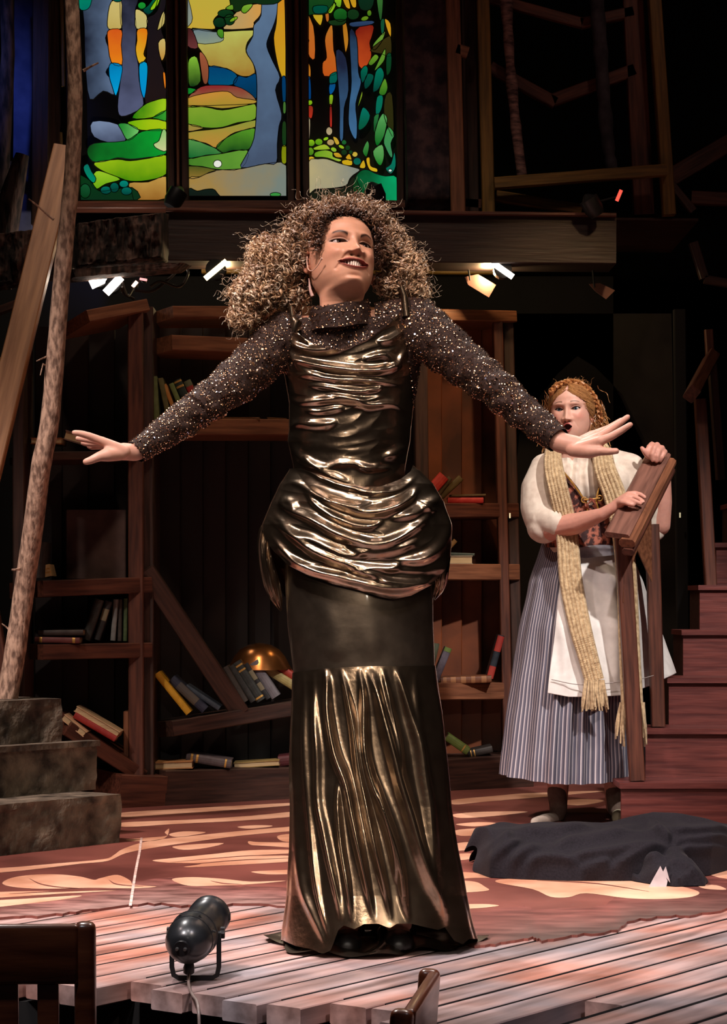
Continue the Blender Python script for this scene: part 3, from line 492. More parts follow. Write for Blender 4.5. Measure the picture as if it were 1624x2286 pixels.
bb('plinth', (215, 1765), (318, 1768), 78, .34, W_red, .0); bb('plinth', (318, 1764), (700, 1752), 84, .34, W_dk, .0); bb('plinth', (700, 1752), (1150, 1722), 76, .34, W_dk, .0)
for px0, px1, n in ((44, 290, 4), (330, 700, 7), (700, 945, 4), (945, 1130, 4)):
    for k in range(n):
        a = px0+(px1-px0)*k/n; b_ = px0+(px1-px0)*(k+1)/n
        bb('back_panel', ((a+b_)/2, 700), ((a+b_)/2, 1760), b_-a+4, .02, W_back if px0 > 900 else W_back_shade, (.33 if px0 > 900 else .42)+.004*(k % 2))
slab('wall_back', -2.2, 1.2, 10.75, 10.8, 0.0, 2.4, M_black)
# ------------------------------------------------------------------ books
def bmat(c, name=None): return mat('book_cloth_%d_%d_%d' % c, S(*[max(0, v-8) for v in c]), S(*[min(255, v+8) for v in c]), ns=40, rough=.6)
PAGE = mat('book_pages', S(176, 146, 106), S(214, 186, 144), sc=(1, 1, 60), ns=10, rough=.8)
GILT = mat('gilt_band', S(190, 140, 70), S(220, 170, 90), rough=.4, metal=.5)
def book(a, b, t, c, lab, Y=None, dep=.14, dy=.04, bands=(), pages=False, bandcol=None, yaw=0):
    """spine centre line a->b in px, t its thickness in px"""
    Y = Y or (YB((a[0]+b[0])/2) + dy); p1, p2 = P(a[0], a[1], Y), P(b[0], b[1], Y); L = (p2-p1).length; T = t/F*Y
    root = empty('book', p1, lab, 'book', 'old cloth bound books in the bookcase')
    Rm = frame(p2-p1, Vector((0, -1, 0)).cross(p2-p1)); cv = T*.13
    def bx(mb, x0, x1, y0, y1, z0, z1): mb.box(Rm @ Vector(((x0+x1)/2, (y0+y1)/2, (z0+z1)/2)) + p1, (x1-x0, y1-y0, z1-z0), Rm)
    # local y must run into the shelf (+Y)
    s = 1 if (Rm @ Vector((0, 1, 0))).y > 0 else -1
    q = lambda u, v: (min(s*u, s*v), max(s*u, s*v))
    m = MB(); bx(m, 0, L, *q(0, dep), -T/2, -T/2+cv); bx(m, 0, L, *q(0, dep), T/2-cv, T/2)
    if not pages:
        n = 7; V = []   # rounded spine
        for x in (0, L):
            for i in range(n): an = math.pi*i/(n-1); V.append(Rm @ Vector((x, -s*.22*T*math.sin(an), -T/2*math.cos(an)))+p1)
        m.add(V, [(i, i+1, n+i+1, n+i) for i in range(n-1)] + [tuple(range(n)), tuple(range(n, 2*n))])
    else: bx(m, 0, L, *q(dep-.004, dep), -T/2, T/2)
    m.build('cover', bmat(c), root)
    m = MB(); bx(m, .003, L-.003, *q(.004 if pages else .003, dep-.004), -T/2+cv, T/2-cv); m.build('pages', PAGE, root)
    for f0, f1 in bands:
        m = MB(); V = []; n = 7
        for x in (L*f0, L*f1):
            for i in range(n): an = math.pi*i/(n-1); V.append(Rm @ Vector((x, -s*(.22*T*math.sin(an)+.0012), -T/2*math.cos(an)*1.01))+p1)
        m.add(V, [(i, i+1, n+i+1, n+i) for i in range(n-1)]); m.build('spine_band', bandcol or GILT, root)
    return root
REDB = mat('red_title_label', S(150, 40, 34), S(170, 52, 40), rough=.6)
book((350, 940), (344, 840), 13, (96, 104, 58), 'olive green book standing first on the high left shelf')
book((375, 925), (358, 844), 11, (92, 84, 44), 'thin drab brown book leaning second on the high left shelf')
book((394, 930), (367, 858), 9, (176, 116, 50), 'thin amber book leaning on the high left shelf')
book((408, 918), (382, 856), 11, (104, 118, 62), 'narrow moss green book between the amber and black books')
book((424, 910), (395, 848), 18, (28, 40, 32), 'black book with two gilt bands on the high left shelf', bands=((.72, .79), (.9, .96)))
book((440, 900), (417, 850), 17, (88, 92, 62), 'grey green book with a red label, rightmost on the high left shelf', bands=((.45, .75),), bandcol=REDB)
book((478, 934), (580, 934), 5, (120, 84, 40), 'thin brass edged folder lying flat behind the singer', pages=True)
book((596, 934), (640, 936), 5, (130, 90, 50), 'short flat beaded book end lying by the singer\'s waist', pages=True)
book((68, 984), (138, 984), 14, (128, 72, 30), 'flat orange brown book on the left bay shelf, behind the tree', pages=True, dy=.02)
book((144, 970), (192, 984), 22, (120, 90, 80), 'pale book lying tilted behind the singer\'s left reaching hand', pages=True, dy=.01)
tag(pboard('picture_board', (214, 1138), (214, 1292), 134, 9.15, 9.15, .015, mat('blank_board', S(70, 50, 46), S(96, 72, 66), ns=9, rough=.8)), 'blank brown board standing in the left bay', 'board')
for i, (a, b, c, l) in enumerate([((88, 1290), (92, 1210), (40, 32, 30), 'dark book standing behind the tree, above the middle left shelf'), ((104, 1288), (98, 1262), (190, 160, 110), 'small cream paperback stack behind the tree trunk')]):
    book(a, b, 24, c, l, dy=.02, bands=((.3, .4), (.6, .7)) if i else ())
book((192, 1428), (222, 1338), 20, (46, 44, 40), 'dark book leaning right on the lower left shelf')
book((216, 1428), (243, 1342), 15, (40, 38, 38), 'dark book with a pale title strip leaning on the lower left shelf', bands=((.5, .8),), bandcol=mat('pale_label', S(120, 108, 88), S(140, 128, 100)))
book((252, 1430), (259, 1338), 11, (120, 120, 118), 'slim light grey book standing on the lower left shelf')
book((267, 1431), (268, 1338), 9, (60, 52, 46), 'slim brown book next to the green one, lower left shelf')
book((279, 1431), (281, 1336), 9, (70, 90, 54), 'slim green book, rightmost on the lower left shelf')
book((86, 1413), (186, 1412), 13, (58, 44, 38), 'dark book lying on top of a red one, lower left shelf', dy=.03)
book((78, 1428), (178, 1430), 13, (110, 50, 46), 'red book lying under a dark one, lower left shelf', dy=.02, bands=((.1, .16), (.84, .9)))
book((140, 1600), (190, 1640), 14, (214, 170, 130), 'pale open paged book on the slanted bottom left shelf', pages=True, dy=.0)
book((166, 1596), (258, 1650), 14, (150, 36, 30), 'bright red book on the slanted bottom left shelf', dy=.0)
book((168, 1582), (265, 1640), 14, (196, 160, 120), 'cream book lying on the bright red book', pages=True, dy=.0)
book((350, 1503), (422, 1592), 15, (206, 150, 30), 'bright yellow book leaning left under the diagonal brace')
book((383, 1515), (458, 1585), 20, (40, 42, 62), 'navy book with faint gilt title leaning beside the yellow book', bands=((.2, .75),), bandcol=mat('faint_gilt', S(70, 66, 70), S(90, 80, 70)))
book((415, 1532), (490, 1582), 11, (58, 66, 78), 'thin slate blue book leaning at the foot of the brace')
book((500, 1490), (546, 1568), 20, (60, 50, 44), 'worn brown book, first right of the brace')
book((516, 1486), (566, 1566), 14, (44, 42, 40), 'thin charcoal book right of the worn brown book')
book((527, 1478), (583, 1564), 22, (44, 46, 44), 'thick black book with gilt bands right of the brace', bands=((.08, .12), (.2, .24), (.9, .94)))
book((548, 1482), (600, 1560), 12, (34, 32, 34), 'narrow black book with a pale title', bands=((.2, .45), (.55, .75)), bandcol=mat('pale_label', S(120, 108, 88), S(140, 128, 100)))
book((566, 1478), (616, 1556), 22, (112, 106, 112), 'thick grey book, rightmost of the leaning group')
book((596, 1494), (664, 1536), 20, (164, 146, 90), 'straw yellow book sliding towards the singer\'s skirt')
book((616, 1484), (668, 1520), 16, (160, 52, 38), 'brick red book lying above the straw yellow one')
book((345, 1710), (430, 1707), 17, (180, 126, 76), 'tan paged book lying at the left of the bottom shelf', pages=True, dy=.02)
book((416, 1690), (516, 1706), 20, (84, 72, 74), 'grey brown book with two gilt bands propped on the tan book', dy=.0, bands=((.1, .15), (.22, .27), (.86, .9)))
book((522, 1709), (624, 1703), 12, (160, 130, 76), 'thin tan book lying flat on the bottom shelf', pages=True, dy=.02)
book((622, 1700), (670, 1694), 24, (84, 30, 34), 'maroon book half behind the singer\'s skirt, bottom shelf', dy=.02)
book((950, 1110), (992, 1062), 26, (176, 48, 36), 'red book leaning in the right bay, above the red flat book')
book((968, 1116), (1006, 1066), 12, (70, 56, 26), 'thin olive book behind the leaning red book')
book((980, 1112), (1030, 1066), 15, (88, 72, 32), 'olive brown book leaning next to the red one')
book((1000, 1117), (1080, 1117), 13, (190, 44, 40), 'scarlet book lying flat in the right bay'); book((1005, 1107), (1085, 1105), 5, (90, 70, 34), 'thin olive book lying on the scarlet book')
book((1000, 1250), (1056, 1250), 20, (150, 136, 116), 'grey white box of pages lying in the right bay', pages=True); book((1002, 1236), (1060, 1238), 6, (60, 70, 58), 'thin green book lying on the grey white one')
book((1000, 1226), (1018, 1206), 10, (120, 84, 36), 'small amber book tilted against the singer\'s bustle')
book((962, 1490), (974, 1436), 16, (84, 90, 70), 'grey green book leaning beside the singer\'s knee'); book((972, 1520), (1002, 1446), 16, (92, 84, 96), 'grey violet book with a green top, leaning right', bands=((.88, 1.0),), bandcol=mat('moss_band', S(90, 110, 50), S(110, 130, 60)))
book((984, 1520), (1098, 1516), 16, (110, 62, 36), 'brown ribbed book lying flat in the lower right bay', bands=((.05, .12), (.2, .3), (.4, .5), (.6, .68), (.8, .9)), dy=.0, dep=.2, bandcol=mat('worn_leather_rib', S(140, 92, 56), S(160, 108, 68)))
book((1094, 1514), (1120, 1418), 15, (30, 36, 46), 'dark blue book with red spine ends standing in the lower right bay', bands=((.0, .28), (.62, .98)), bandcol=REDB, dy=.0)
book((998, 1645), (1046, 1678), 18, (96, 110, 44), 'yellow green book sliding down in the bottom right bay', bands=((.75, .8),)); book((1046, 1684), (1100, 1672), 16, (40, 32, 28), 'black gilt banded book lying in the bottom right bay', bands=((.1, .14), (.24, .28)))
# copper bowl
b = MB(); Mx = Matrix.Translation(P(580, 1492, YB(580)+.17)) @ Euler((0, R(-90), 0)).to_matrix().to_4x4()
b.lathe([(.11, .0), (.10, .05), (.08, .085), (.05, .11), (.015, .128), (.0, .137), (-.004, .139), (.0, .131), (.02, .12)][::-1], Mx, 40)
for v in range(len(b.v)):
    pass
tag(b.build('copper_bowl', mat('dark_copper', S(120, 70, 36), S(190, 120, 66), ns=6, rough=.25, metal=.9), None, True), 'shiny copper bowl upturned behind the leaning books', 'bowl')
# ------------------------------------------------------------------ gothic arch wall on the right
AR = mat('grey_flat_wall', S(34, 31, 29), S(52, 48, 44), ns=5, rough=.9)
L_ = [(1100, 700), (1500, 700), (1520, 1775), (1472, 1775), (1462, 1100), (1440, 980), (1390, 880), (1330, 820), (1290, 795), (1245, 835), (1195, 900), (1160, 970), (1148, 1100), (1158, 1775), (1100, 1775)]
aw = prism('wall_arch', [P(x, y, 10.75) for x, y in L_], .12, AR); aw.name = 'wall_right.001'; aw['kind'] = 'structure'
# ------------------------------------------------------------------ staircase, right
st = empty('staircase', P(1520, 1850, 8.2), 'worn red brown wooden staircase climbing behind the cloth heap', 'stairs')
xs = [1388, 1442, 1494, 1526, 1563, 1600, 1636]
for k, x in enumerate(xs):
    Y = 8.1+.27*k; z1 = .181*(k+1); xl = (x-CX)/F*Y
    b = MB(); b.box(((xl+2.5)/2, Y+.0125, z1-.02-.0805), (2.5-xl, .025, .161)); b.build('riser', W_stair, st)
    b = MB(); b.box(((xl+2.5)/2-.004, Y+.135, z1-.01), (2.5-xl+.008, .30, .02)); b.build('tread', W_stair, st)
    if k: b = MB(); b.box((xl+.012, Y+.15, z1/2), (.024, .26, z1-.02)); b.build('side_panel', W_dk, st)
rl = empty('stair_railing', P(1425, 1745, 8.15), 'reddish brown newel railing with sloping moulded handrail', 'railing')
pboard('post', (1392, 1190), (1425, 1743), 34, 8.14, 8.14, .05, W_red, rl); pboard('post', (1458, 1170), (1472, 1622), 30, 8.42, 8.42, .05, W_red, rl)
h0, h1 = P(1378, 1196, 8.05), P(1472, 1014, 8.50); hd = (h1-h0).normalized()
board('handrail', h0, h1, .022, .092, wood('handrail_wood', (96, 62, 52), (138, 94, 80)), rl, ch=.006, up=Vector((0, -.45, 1)))
board('moulding', h0+Vector((.035, -.01, -.028)), h1+Vector((.035, -.01, -.028)), .034, .06, W_orange, rl, ch=.012, up=Vector((0, -.3, 1)))
board('moulding', h0+Vector((.040, .0, -.06)), h1+Vector((.040, 0, -.06)), .026, .045, W_red, rl, ch=.01, up=Vector((0, -.3, 1)))
pp = [(1396, 1198), (1455, 1122), (1457, 1300), (1452, 1290), (1440, 1262), (1424, 1228), (1412, 1262), (1404, 1300), (1401, 1345), (1392, 1345)]
prism('gusset', [P(x, y, 8.16+(x-1400)*.003) for x, y in pp], .03, W_orange, rl)
r2 = empty('stair_railing', P(1590, 1320, 9.3), 'dark upper railing with pitched cap at the right edge', 'railing')
pboard('post', (1566, 890), (1590, 1316), 26, 9.3, 9.3, .05, W_red, r2); pboard('post', (1592, 800), (1612, 1070), 20, 9.6, 9.6, .05, W_dk, r2); pboard('handrail', (1548, 878), (1592, 795), 26, 9.2, 9.6, .07, W_red, r2); pboard('post', (1584, 735), (1588, 800), 18, 9.65, 9.65, .04, W_red, r2)
# ------------------------------------------------------------------ stone steps, left
STN = mat('painted_stone', S(44, 38, 32), S(132, 118, 102), ns=13, rough=.75, bump=.014, bs=26, contrast=(.34, .72), detail=12, rr=(.4, .9))
def rock(name, xc, yc, z0, z1, lab, seed):
    """hewn block with rough faces"""
    x0, x1, y0, y1 = -1.1, 0, 0, .5; cs_, sn_ = math.cos(R(50)), math.sin(R(50))
    nx, ny, nz = 80, 24, 22; V = []; Fc = []
    def face(f, n1, n2):
        b = len(V)
        for i in range(n1+1):
            for j in range(n2+1): V.append(f(i/n1, j/n2))
        for i in range(n1):
            for j in range(n2): Fc.append((b+i*(n2+1)+j, b+(i+1)*(n2+1)+j, b+(i+1)*(n2+1)+j+1, b+i*(n2+1)+j+1))
    dx, dy, dz = x1-x0, y1-y0, z1-z0
    face(lambda u, v: (x0+dx*u, y0, z0+dz*v), nx, nz); face(lambda u, v: (x1, y0+dy*u, z0+dz*v), ny, nz); face(lambda u, v: (x0+dx*u, y0+dy*v, z1), nx, ny)
    face(lambda u, v: (x0, y1-dy*u, z0+dz*v), ny, nz); face(lambda u, v: (x1-dx*u, y1, z0+dz*v), nx, nz)
    V = np.array(V); out = []
    for p in V:
        q = Vector(p); n = mnoise.noise_vector(q*9+Vector((seed, 0, 0)))*.010 + mnoise.noise_vector(q*30)*.004; n.z *= (.5 if p[2] > z0+.01 else 0)
        if p[2] > z1-.001: n.z *= .3
        ch = mnoise.noise(Vector((p[0]*5+seed, p[2]*2, p[1]*5))); q += n
        if ch > .25 and p[1] < y0+.001 and p[2] < z1-.03: q.y += (ch-.25)*.05
        out.append((xc+q.x*cs_-q.y*sn_, yc+q.x*sn_+q.y*cs_, q.z))
    return tag(mk(name, out, Fc, STN, None, True), lab, 'stone block', 'stone steps on the left')
rock('stone_step', -.84, 7.72, .006, .172, 'lowest and widest grey stone step at the left edge', 1)
rock('stone_step', -.945, 7.92, .172, .325, 'middle grey stone step with a thin lipped tread', 2)
rock('stone_step', -1.095, 8.13, .325, .485, 'topmost small stone block at the foot of the tree', 3)
b = MB(); b.box((-.945-.33, 7.92-.385+.015, .336), (1.0, .06, .020), Euler((0, 0, R(50))).to_matrix()); b.build('stone_tread', STN); tag(bpy.data.objects['stone_tread'], 'thin stone slab edge on the middle step', 'stone slab')
# ------------------------------------------------------------------ tree and leaning timber
TB = mat('peeling_pale_bark', S(116, 90, 76), S(198, 164, 142), sc=(3, 3, 1.2), ns=22, rough=.8, bump=.007, contrast=(.38, .6))
tr = empty('bare_tree', P(20, 1560, 8.1), 'slender bare tree trunk with pale flaking bark rising at the left', 'tree trunk')
c = smooth_open([P(*p) for p in [(12, 1575, 8.1), (30, 1480, 8.1), (52, 1330, 8.1), (74, 1180, 8.05), (92, 1040, 8.0), (110, 950, 8.0), (122, 820, 8.0), (133, 680, 8.0), (146, 540, 8.0), (160, 400, 8.0), (167, 260, 8.0), (166, 150, 8.0), (160, 0, 8.0), (158, -60, 8.0)]], 8)
n = len(c); rad = np.interp(np.linspace(0, 1, n), [0, .1, .4, .7, 1], [.040, .038, .034, .028, .025]); b = MB()
b.tube(c, [r*(1+.06*mnoise.noise(Vector((i*.35, 0, 0)))) for i, r in enumerate(rad)], 20); tk = b.build('trunk', TB, tr, True)
for q, r in [([(120, 490, 8.0), (104, 478, 8.0), (85, 460, 7.98), (64, 444, 7.96)], (.005, .004, .0035, .003)), ([(186, 158, 8), (200, 150, 8), (220, 140, 8)], (.006, .004, .003)), ([(108, 795, 8), (95, 800, 7.98), (82, 806, 7.95)], (.004, .003, .002)),
             ([(105, 818, 8), (96, 812, 7.98), (90, 838, 7.95)], (.004, .003, .002)), ([(44, 1270, 8), (34, 1272, 7.98), (26, 1272, 7.98)], (.006, .004, .004)), ([(20, 1405, 8.1), (12, 1398, 8.1), (4, 1392, 8.1)], (.004, .003, .002))]:
    b = MB(); b.tube([P(*p) for p in q], list(r), 6); b.build('twig', TB, tr, True)
tag(pboard('leaning_timber', (-40, 1090), (146, 330), 58, 8.35, 8.92, .06, W_beam), 'pale planed timber leaning behind the bare tree', 'timber')
tag(pboard('leaning_timber', (-30, 1290), (16, 1560), 26, 8.6, 8.6, .05, W_red), 'red timber leaning at the left edge above the stone steps', 'timber'); tag(pboard('leaning_timber', (-20, 698), (62, 668), 18, 9.2, 9.2, .05, W_dk), 'short dark timber poking in from the left edge', 'timber')
tag(pboard('timber_rail', (-20, 812), (24, 796), 14, 9.2, 9.2, .03, W_orange), 'small brown stick at the left edge behind the leaning timber', 'timber')
# ================================================================== figures: shared builders
def evmesh(V, Fc, voxel, it=4, fac=.6):
    me = bpy.data.meshes.new('tmp'); me.from_pydata([tuple(v) for v in V], [], Fc); o = bpy.data.objects.new('tmp', me); C.objects.link(o)
    m = o.modifiers.new('r', 'REMESH'); m.mode = 'VOXEL'; m.voxel_size = voxel
    s = o.modifiers.new('s', 'SMOOTH'); s.iterations = it; s.factor = fac
    dg = bpy.context.evaluated_depsgraph_get(); dg.update(); e = o.evaluated_get(dg).to_mesh(); n = len(e.vertices)
    A = np.empty(n*3); e.vertices.foreach_get('co', A); A = A.reshape(-1, 3)
    Fq = [tuple(p.vertices) for p in e.polygons]; o.evaluated_get(dg).to_mesh_clear(); bpy.data.objects.remove(o); bpy.data.meshes.remove(me); return A, Fq
def caps(chains, n=16):
    mb = MB()
    for ch in chains:
        for (p, r), (q, s) in zip(ch, ch[1:]):
            p, q = Vector(p), Vector(q); L = (q-p).length
            prof = [(-r*math.cos(a), r*math.sin(a)+1e-5) for a in np.linspace(0, math.pi/2, 5)] + [(L+s*math.sin(a), s*math.cos(a)+1e-5) for a in np.linspace(0, math.pi/2, 5)]
            mb.lathe(prof, Matrix.Translation(p) @ frame(q-p).to_4x4(), n)
    return mb.v, mb.f
def gs(x, z, cx, cz, sx, sz): return np.exp(-((x-cx)/sx)**2-((z-cz)/sz)**2)
def sst(a, b, x): t = np.clip((x-a)/(b-a), 0, 1); return t*t*(3-2*t)
def make_head(p, step=.0009):
    """local head: face to -y, z up. returns verts, faces, colours, eye info, transform-ready"""
    tz = np.array([-.23, -.17, -.14, -.125, -.117, -.110, -.100, -.085, -.07, -.05, -.03, 0, .03, .055, .08, .098, .108, .1145])
    ta = np.array([.036, .050, .049, .050, .051, .051, .052, .0605, .067, .072, .075, .0765, .0755, .072, .062, .046, .030, .006])*p.get('wide', 1)
    tf = np.array([.012, .018, .022, .030, .045, .066, .078, .084, .0855, .086, .0865, .087, .088, .084, .070, .050, .032, .006])
    tb = np.array([.062, .056, .054, .052, .050, .050, .050, .052, .056, .070, .085, .096, .097, .094, .082, .058, .035, .006])
    z = np.concatenate([np.arange(-.23, -.13, .003), np.arange(-.13, .07, step), np.arange(.07, .1146, .002)])
    tt = np.linspace(-1, 1, int(.26/step)//2*2); fr = tt*R(85)
    bk = np.linspace(R(85), R(275), 50)[1:-1]; th = np.concatenate([fr, bk])
    a = np.interp(z, tz, ta)[:, None]; f = np.interp(z, tz, tf)[:, None]; b = np.interp(z, tz, tb)[:, None]
    # smooth the profiles
    for q in (a, f, b):
        k = np.ones(9)/9; q[4:-4, 0] = np.convolve(q[:, 0], k, 'valid')
    s, c = np.sin(th)[None, :], np.cos(th)[None, :]; ex = 2/2.15
    x = a*np.sign(s)*np.abs(s)**ex; y = np.where(c > 0, -f*np.abs(c)**ex, b*np.abs(c)**ex)
    Z = np.repeat(z[:, None], len(th), 1); w = np.clip(c*1.6, 0, 1)+0*Z; ax = np.abs(x); y0 = y.copy()
    ez, exx, ew = p.get('ez', .006), p.get('ex', .0315), p.get('ew', .0145); mz, mw = p['mz'], p['mw']
    t = np.clip((.024-Z)/.054, 0, 1); nz0 = p.get('nz', -.030)
    cut = np.where(Z < nz0-.004, np.exp(-((Z-nz0+.004)/.0055)**2), 1)*np.where(Z > .022, np.exp(-((Z-.022)/.014)**2), 1)
    D = (.003+.017*t**1.4)*np.exp(-(x/(.0080+p.get('nb', .004)*t))**2)*cut + p.get('tip', .0045)*gs(x, Z, 0, nz0, .0105, .0090)
    D += .0095*gs(ax, Z, p.get('nw', .0150), nz0-.0045, .0066, .0074) - .007*gs(ax, Z, .0082, nz0-.0105, .0042, .0028)
    D += -.0095*gs(ax, Z, exx, ez+.001, .017, .012) - .004*gs(ax, Z, .015, ez, .006, .009) + .0045*gs(ax, Z, .030, ez+.020, .022, .008)
    D += p.get('cheek', .006)*gs(ax, Z, .043, -.024, .017, .016) + .005*gs(x, Z, 0, mz, .030, .020) + .007*gs(x, Z, 0, -.100, .019, .011) - .0045*gs(x, Z, 0, mz-.024-p['ol'], .016, .006)
    # smile crease
    u0 = np.clip((-.030-Z)/.036, 0, 1); xl = .019+.020*u0; D -= p.get('crease', .003)*np.exp(-((ax-xl)/.004)**2)*sst(-.076, -.062, Z)*(1-sst(-.036, -.026, Z))
    D += .0012*np.exp(-(ax/.0035)**2)*0
    # mouth
    sx = np.clip(x/mw, -1, 1); arch = 1-sx**2; cz = mz+p['cl']*sx**2
    zu = cz+p['ou']*arch; zl = cz-p['ol']*arch; inside = (np.abs(x) < mw)*sst(-.0008, .0012, Z-zl)*sst(-.0008, .0012, zu-Z)*(w > .2)
    lu = p.get('lu', .007)*(1-sx**4)*(1-.25*np.exp(-(x/.004)**2))+1e-6; ll = p.get('ll', .0085)*(1-sx**4)+1e-6
    du, dl = (Z-zu)/lu, (zl-Z)/ll; inw = np.abs(x) < mw
    bu = inw*(du > -.4)*np.clip(1-np.abs(du-.35)/1.0, 0, 1)**.8; bl = inw*(dl > -.4)*np.clip(1-np.abs(dl-.4)/1.0, 0, 1)**.8
    D += .0038*bu+.0048*bl; D -= .020*inside
    lipc = np.maximum(inw*(du > -.5)*(du < 1.0), inw*(dl > -.5)*(dl < 1.0))*(w > .2)
    # eyes
    E = []
    eyecol = np.zeros_like(Z); lash = np.zeros_like(Z); crease = np.zeros_like(Z)
    for sg in (-1, 1):
        X = (x-sg*exx)/ew; tilt = p.get('slant', .0015)*X*sg; ar = np.clip(1-X**2, 0, 1)
        uz = ez+tilt+p['eu']*ar**.8; lz = ez+tilt-p['el']*ar; ins = (np.abs(X) < 1)*sst(-.0005, .0008, Z-lz)*sst(-.0005, .0008, uz-Z)
        k = np.abs(X) < 1.15
        D += k*.0024*np.exp(-((Z-uz-.0018)/.0022)**2)*np.clip(1.15-np.abs(X), 0, .5)*2 + k*.0014*np.exp(-((Z-lz+.0016)/.002)**2)*np.clip(1.15-np.abs(X), 0, .5)*2
        D -= .0016*np.exp(-((Z-uz-.0055)/.0014)**2)*np.clip(1.1-np.abs(X), 0, .4)*2
        D -= .012*ins; lash = np.maximum(lash, (np.abs(X) < 1.12)*np.exp(-((Z-uz-.0004)/p.get('lash', .0013))**2)); lash = np.maximum(lash, .5*(np.abs(X) < 1.02)*np.exp(-((Z-lz+.0003)/.0008)**2))
        crease = np.maximum(crease, (np.abs(X) < 1.3)*np.exp(-((Z-uz-.004)/.004)**2))
        i, j = np.unravel_index(np.argmin((x-sg*exx)**2+(Z-ez)**2+(c < 0)*9), Z.shape)
        E.append((sg*exx, y0[i, j]+.0190, ez))
    y = y - D*w
    # brows
    brow = np.zeros_like(Z)
    for sg in (-1, 1):
        X = (x*sg-.014)/.036; bz = ez+p['bz']+p['ba']*np.sin(np.clip(X, 0, 1)*math.pi*.8+.15)+p['bt']*(1-X)
        brow = np.maximum(brow, ((X > 0)*(X < 1))*np.exp(-((Z-bz)/(p.get('bw', .0028)*(1.15-.6*np.clip(X, 0, 1))))**2)*sst(0, .08, X)*sst(0, .15, 1-X))
    skin, lip, bro = np.array(S(*p['skin'])), np.array(S(*p['lip'])), np.array(S(*p['brow']))
    col = np.repeat(np.repeat(skin[None, None, :], Z.shape[0], 0), Z.shape[1], 1)
    def mixc(c_, k): k = k[..., None]; return col*(1-k)+np.array(c_)*k
    col = mixc(S(*p['blush']), .5*gs(ax, Z, .045, -.022, .018, .016)*w); col = mixc(S(*p['shadow']), p.get('shk', .45)*crease*w)
    col = mixc(bro, np.clip(brow*p.get('bk', .9), 0, 1)*w); col = mixc(lip, lipc*.92); col = mixc((.012, .006, .005, 1), np.clip(lash*1.1, 0, .95)*w); col = mixc((.02, .004, .004, 1), inside*.95)
    col = mixc((.03, .012, .010, 1), .8*gs(ax, Z, .0082, nz0-.0105, .0036, .0022)*w)
    V = np.stack([x, y, Z], -1); nv, nu = Z.shape; faces = [tuple(q) for q in gridfaces(nv, nu, True)]; faces.append(tuple((nv-1)*nu+k for k in range(nu)))
    return V.reshape(-1, 3), faces, col.reshape(-1, 4), E, float(y0[np.argmin(abs(z-mz)), len(tt)//2])
def head_xf(V, Rm, piv, loc, sc=1.0, Rneck=None, z0=-.10, z1=-.19):
    """rotate the head about the pivot; neck rows fade to the neck rotation"""
    V = np.asarray(V, float); k = 1-sst(z1, z0, V[:, 2]); q0 = Rm.to_quaternion(); q1 = (Rneck or Matrix.Identity(3)).to_quaternion(); out = np.empty_like(V)
    A, Bq = np.array(Rm), None; W = V-piv; full = W @ A.T
    out[:] = full
    idx = np.where(k > 0)[0]
    for lv in np.unique(np.round(k[idx], 3)):
        s_ = idx[np.abs(k[idx]-lv) < .0006]; M3 = np.array(q0.slerp(q1, float(lv)).to_matrix()); out[s_] = W[s_] @ M3.T
    return (out+piv)*sc+np.array(loc)
def teeth_mesh(yc, zc, w, h, cl, n=10):
    mb = MB()
    for i in range(n):
        u = (i+.5)/n*2-1; x = u*w; tw = 2*w/n*.94*(1.15-.3*abs(u)); hh = h*(1-.3*u*u); y = yc+.022*u*u+.0
        V = []; k = 6
        for iz in range(5):
            fz = iz/4; 
            for ix in range(k): fx = ix/(k-1)*2-1; V.append((x+fx*tw/2*(1-.25*(1-fz)**3), y+.003*fx*fx+.002*(1-fz)**2+.012*u*fx*tw, zc+cl*u*u-hh/2+hh*fz+ .0012*(1-fz)*abs(fx)**3))
        mb.add(V, [(a*k+b, a*k+b+1, (a+1)*k+b+1, (a+1)*k+b) for a in range(4) for b in range(k-1)])
    return mb
def eyeball(parent, c, Rm, iris, look, sc=1.0, r=.0120):
    """sphere with iris and pupil by colour"""
    nu, nv = 48, 32; V = []; col = []; d = Vector(look).normalized(); ir = S(*iris)
    for i in range(nv+1):
        for j in range(nu):
            a = math.pi*i/nv; b = 2*math.pi*j/nu; n = Vector((math.sin(a)*math.cos(b), -math.cos(a), math.sin(a)*math.sin(b)))
            n = d.to_track_quat('-Y', 'Z').to_matrix() @ n
            V.append(n*r*sc); col.append((.005, .004, .004, 1) if a < .20 else ir if a < .50 else (.02, .015, .01, 1) if a < .55 else (.46, .36, .33, 1))
    A = np.array([tuple(Vector(c)+v) for v in V]).reshape(nv+1, nu, 3)
    return grid('eye', A, mat('eye_surface', (1, 1, 1, 1), rough=.08, attr='col', spec=.7), parent, cu=True, col=np.array(col).reshape(nv+1, nu, 4))
SKIN = mat('skin', (.93, .93, .93, 1), (1, 1, 1, 1), ns=60, rough=.46, sub=.12, attr='col', bump=.00025, spec=.40)
def proj(V): V = np.asarray(V); return CX+V[..., 0]/V[..., 1]*F, HY-(V[..., 2]-CZ)/V[..., 1]*F
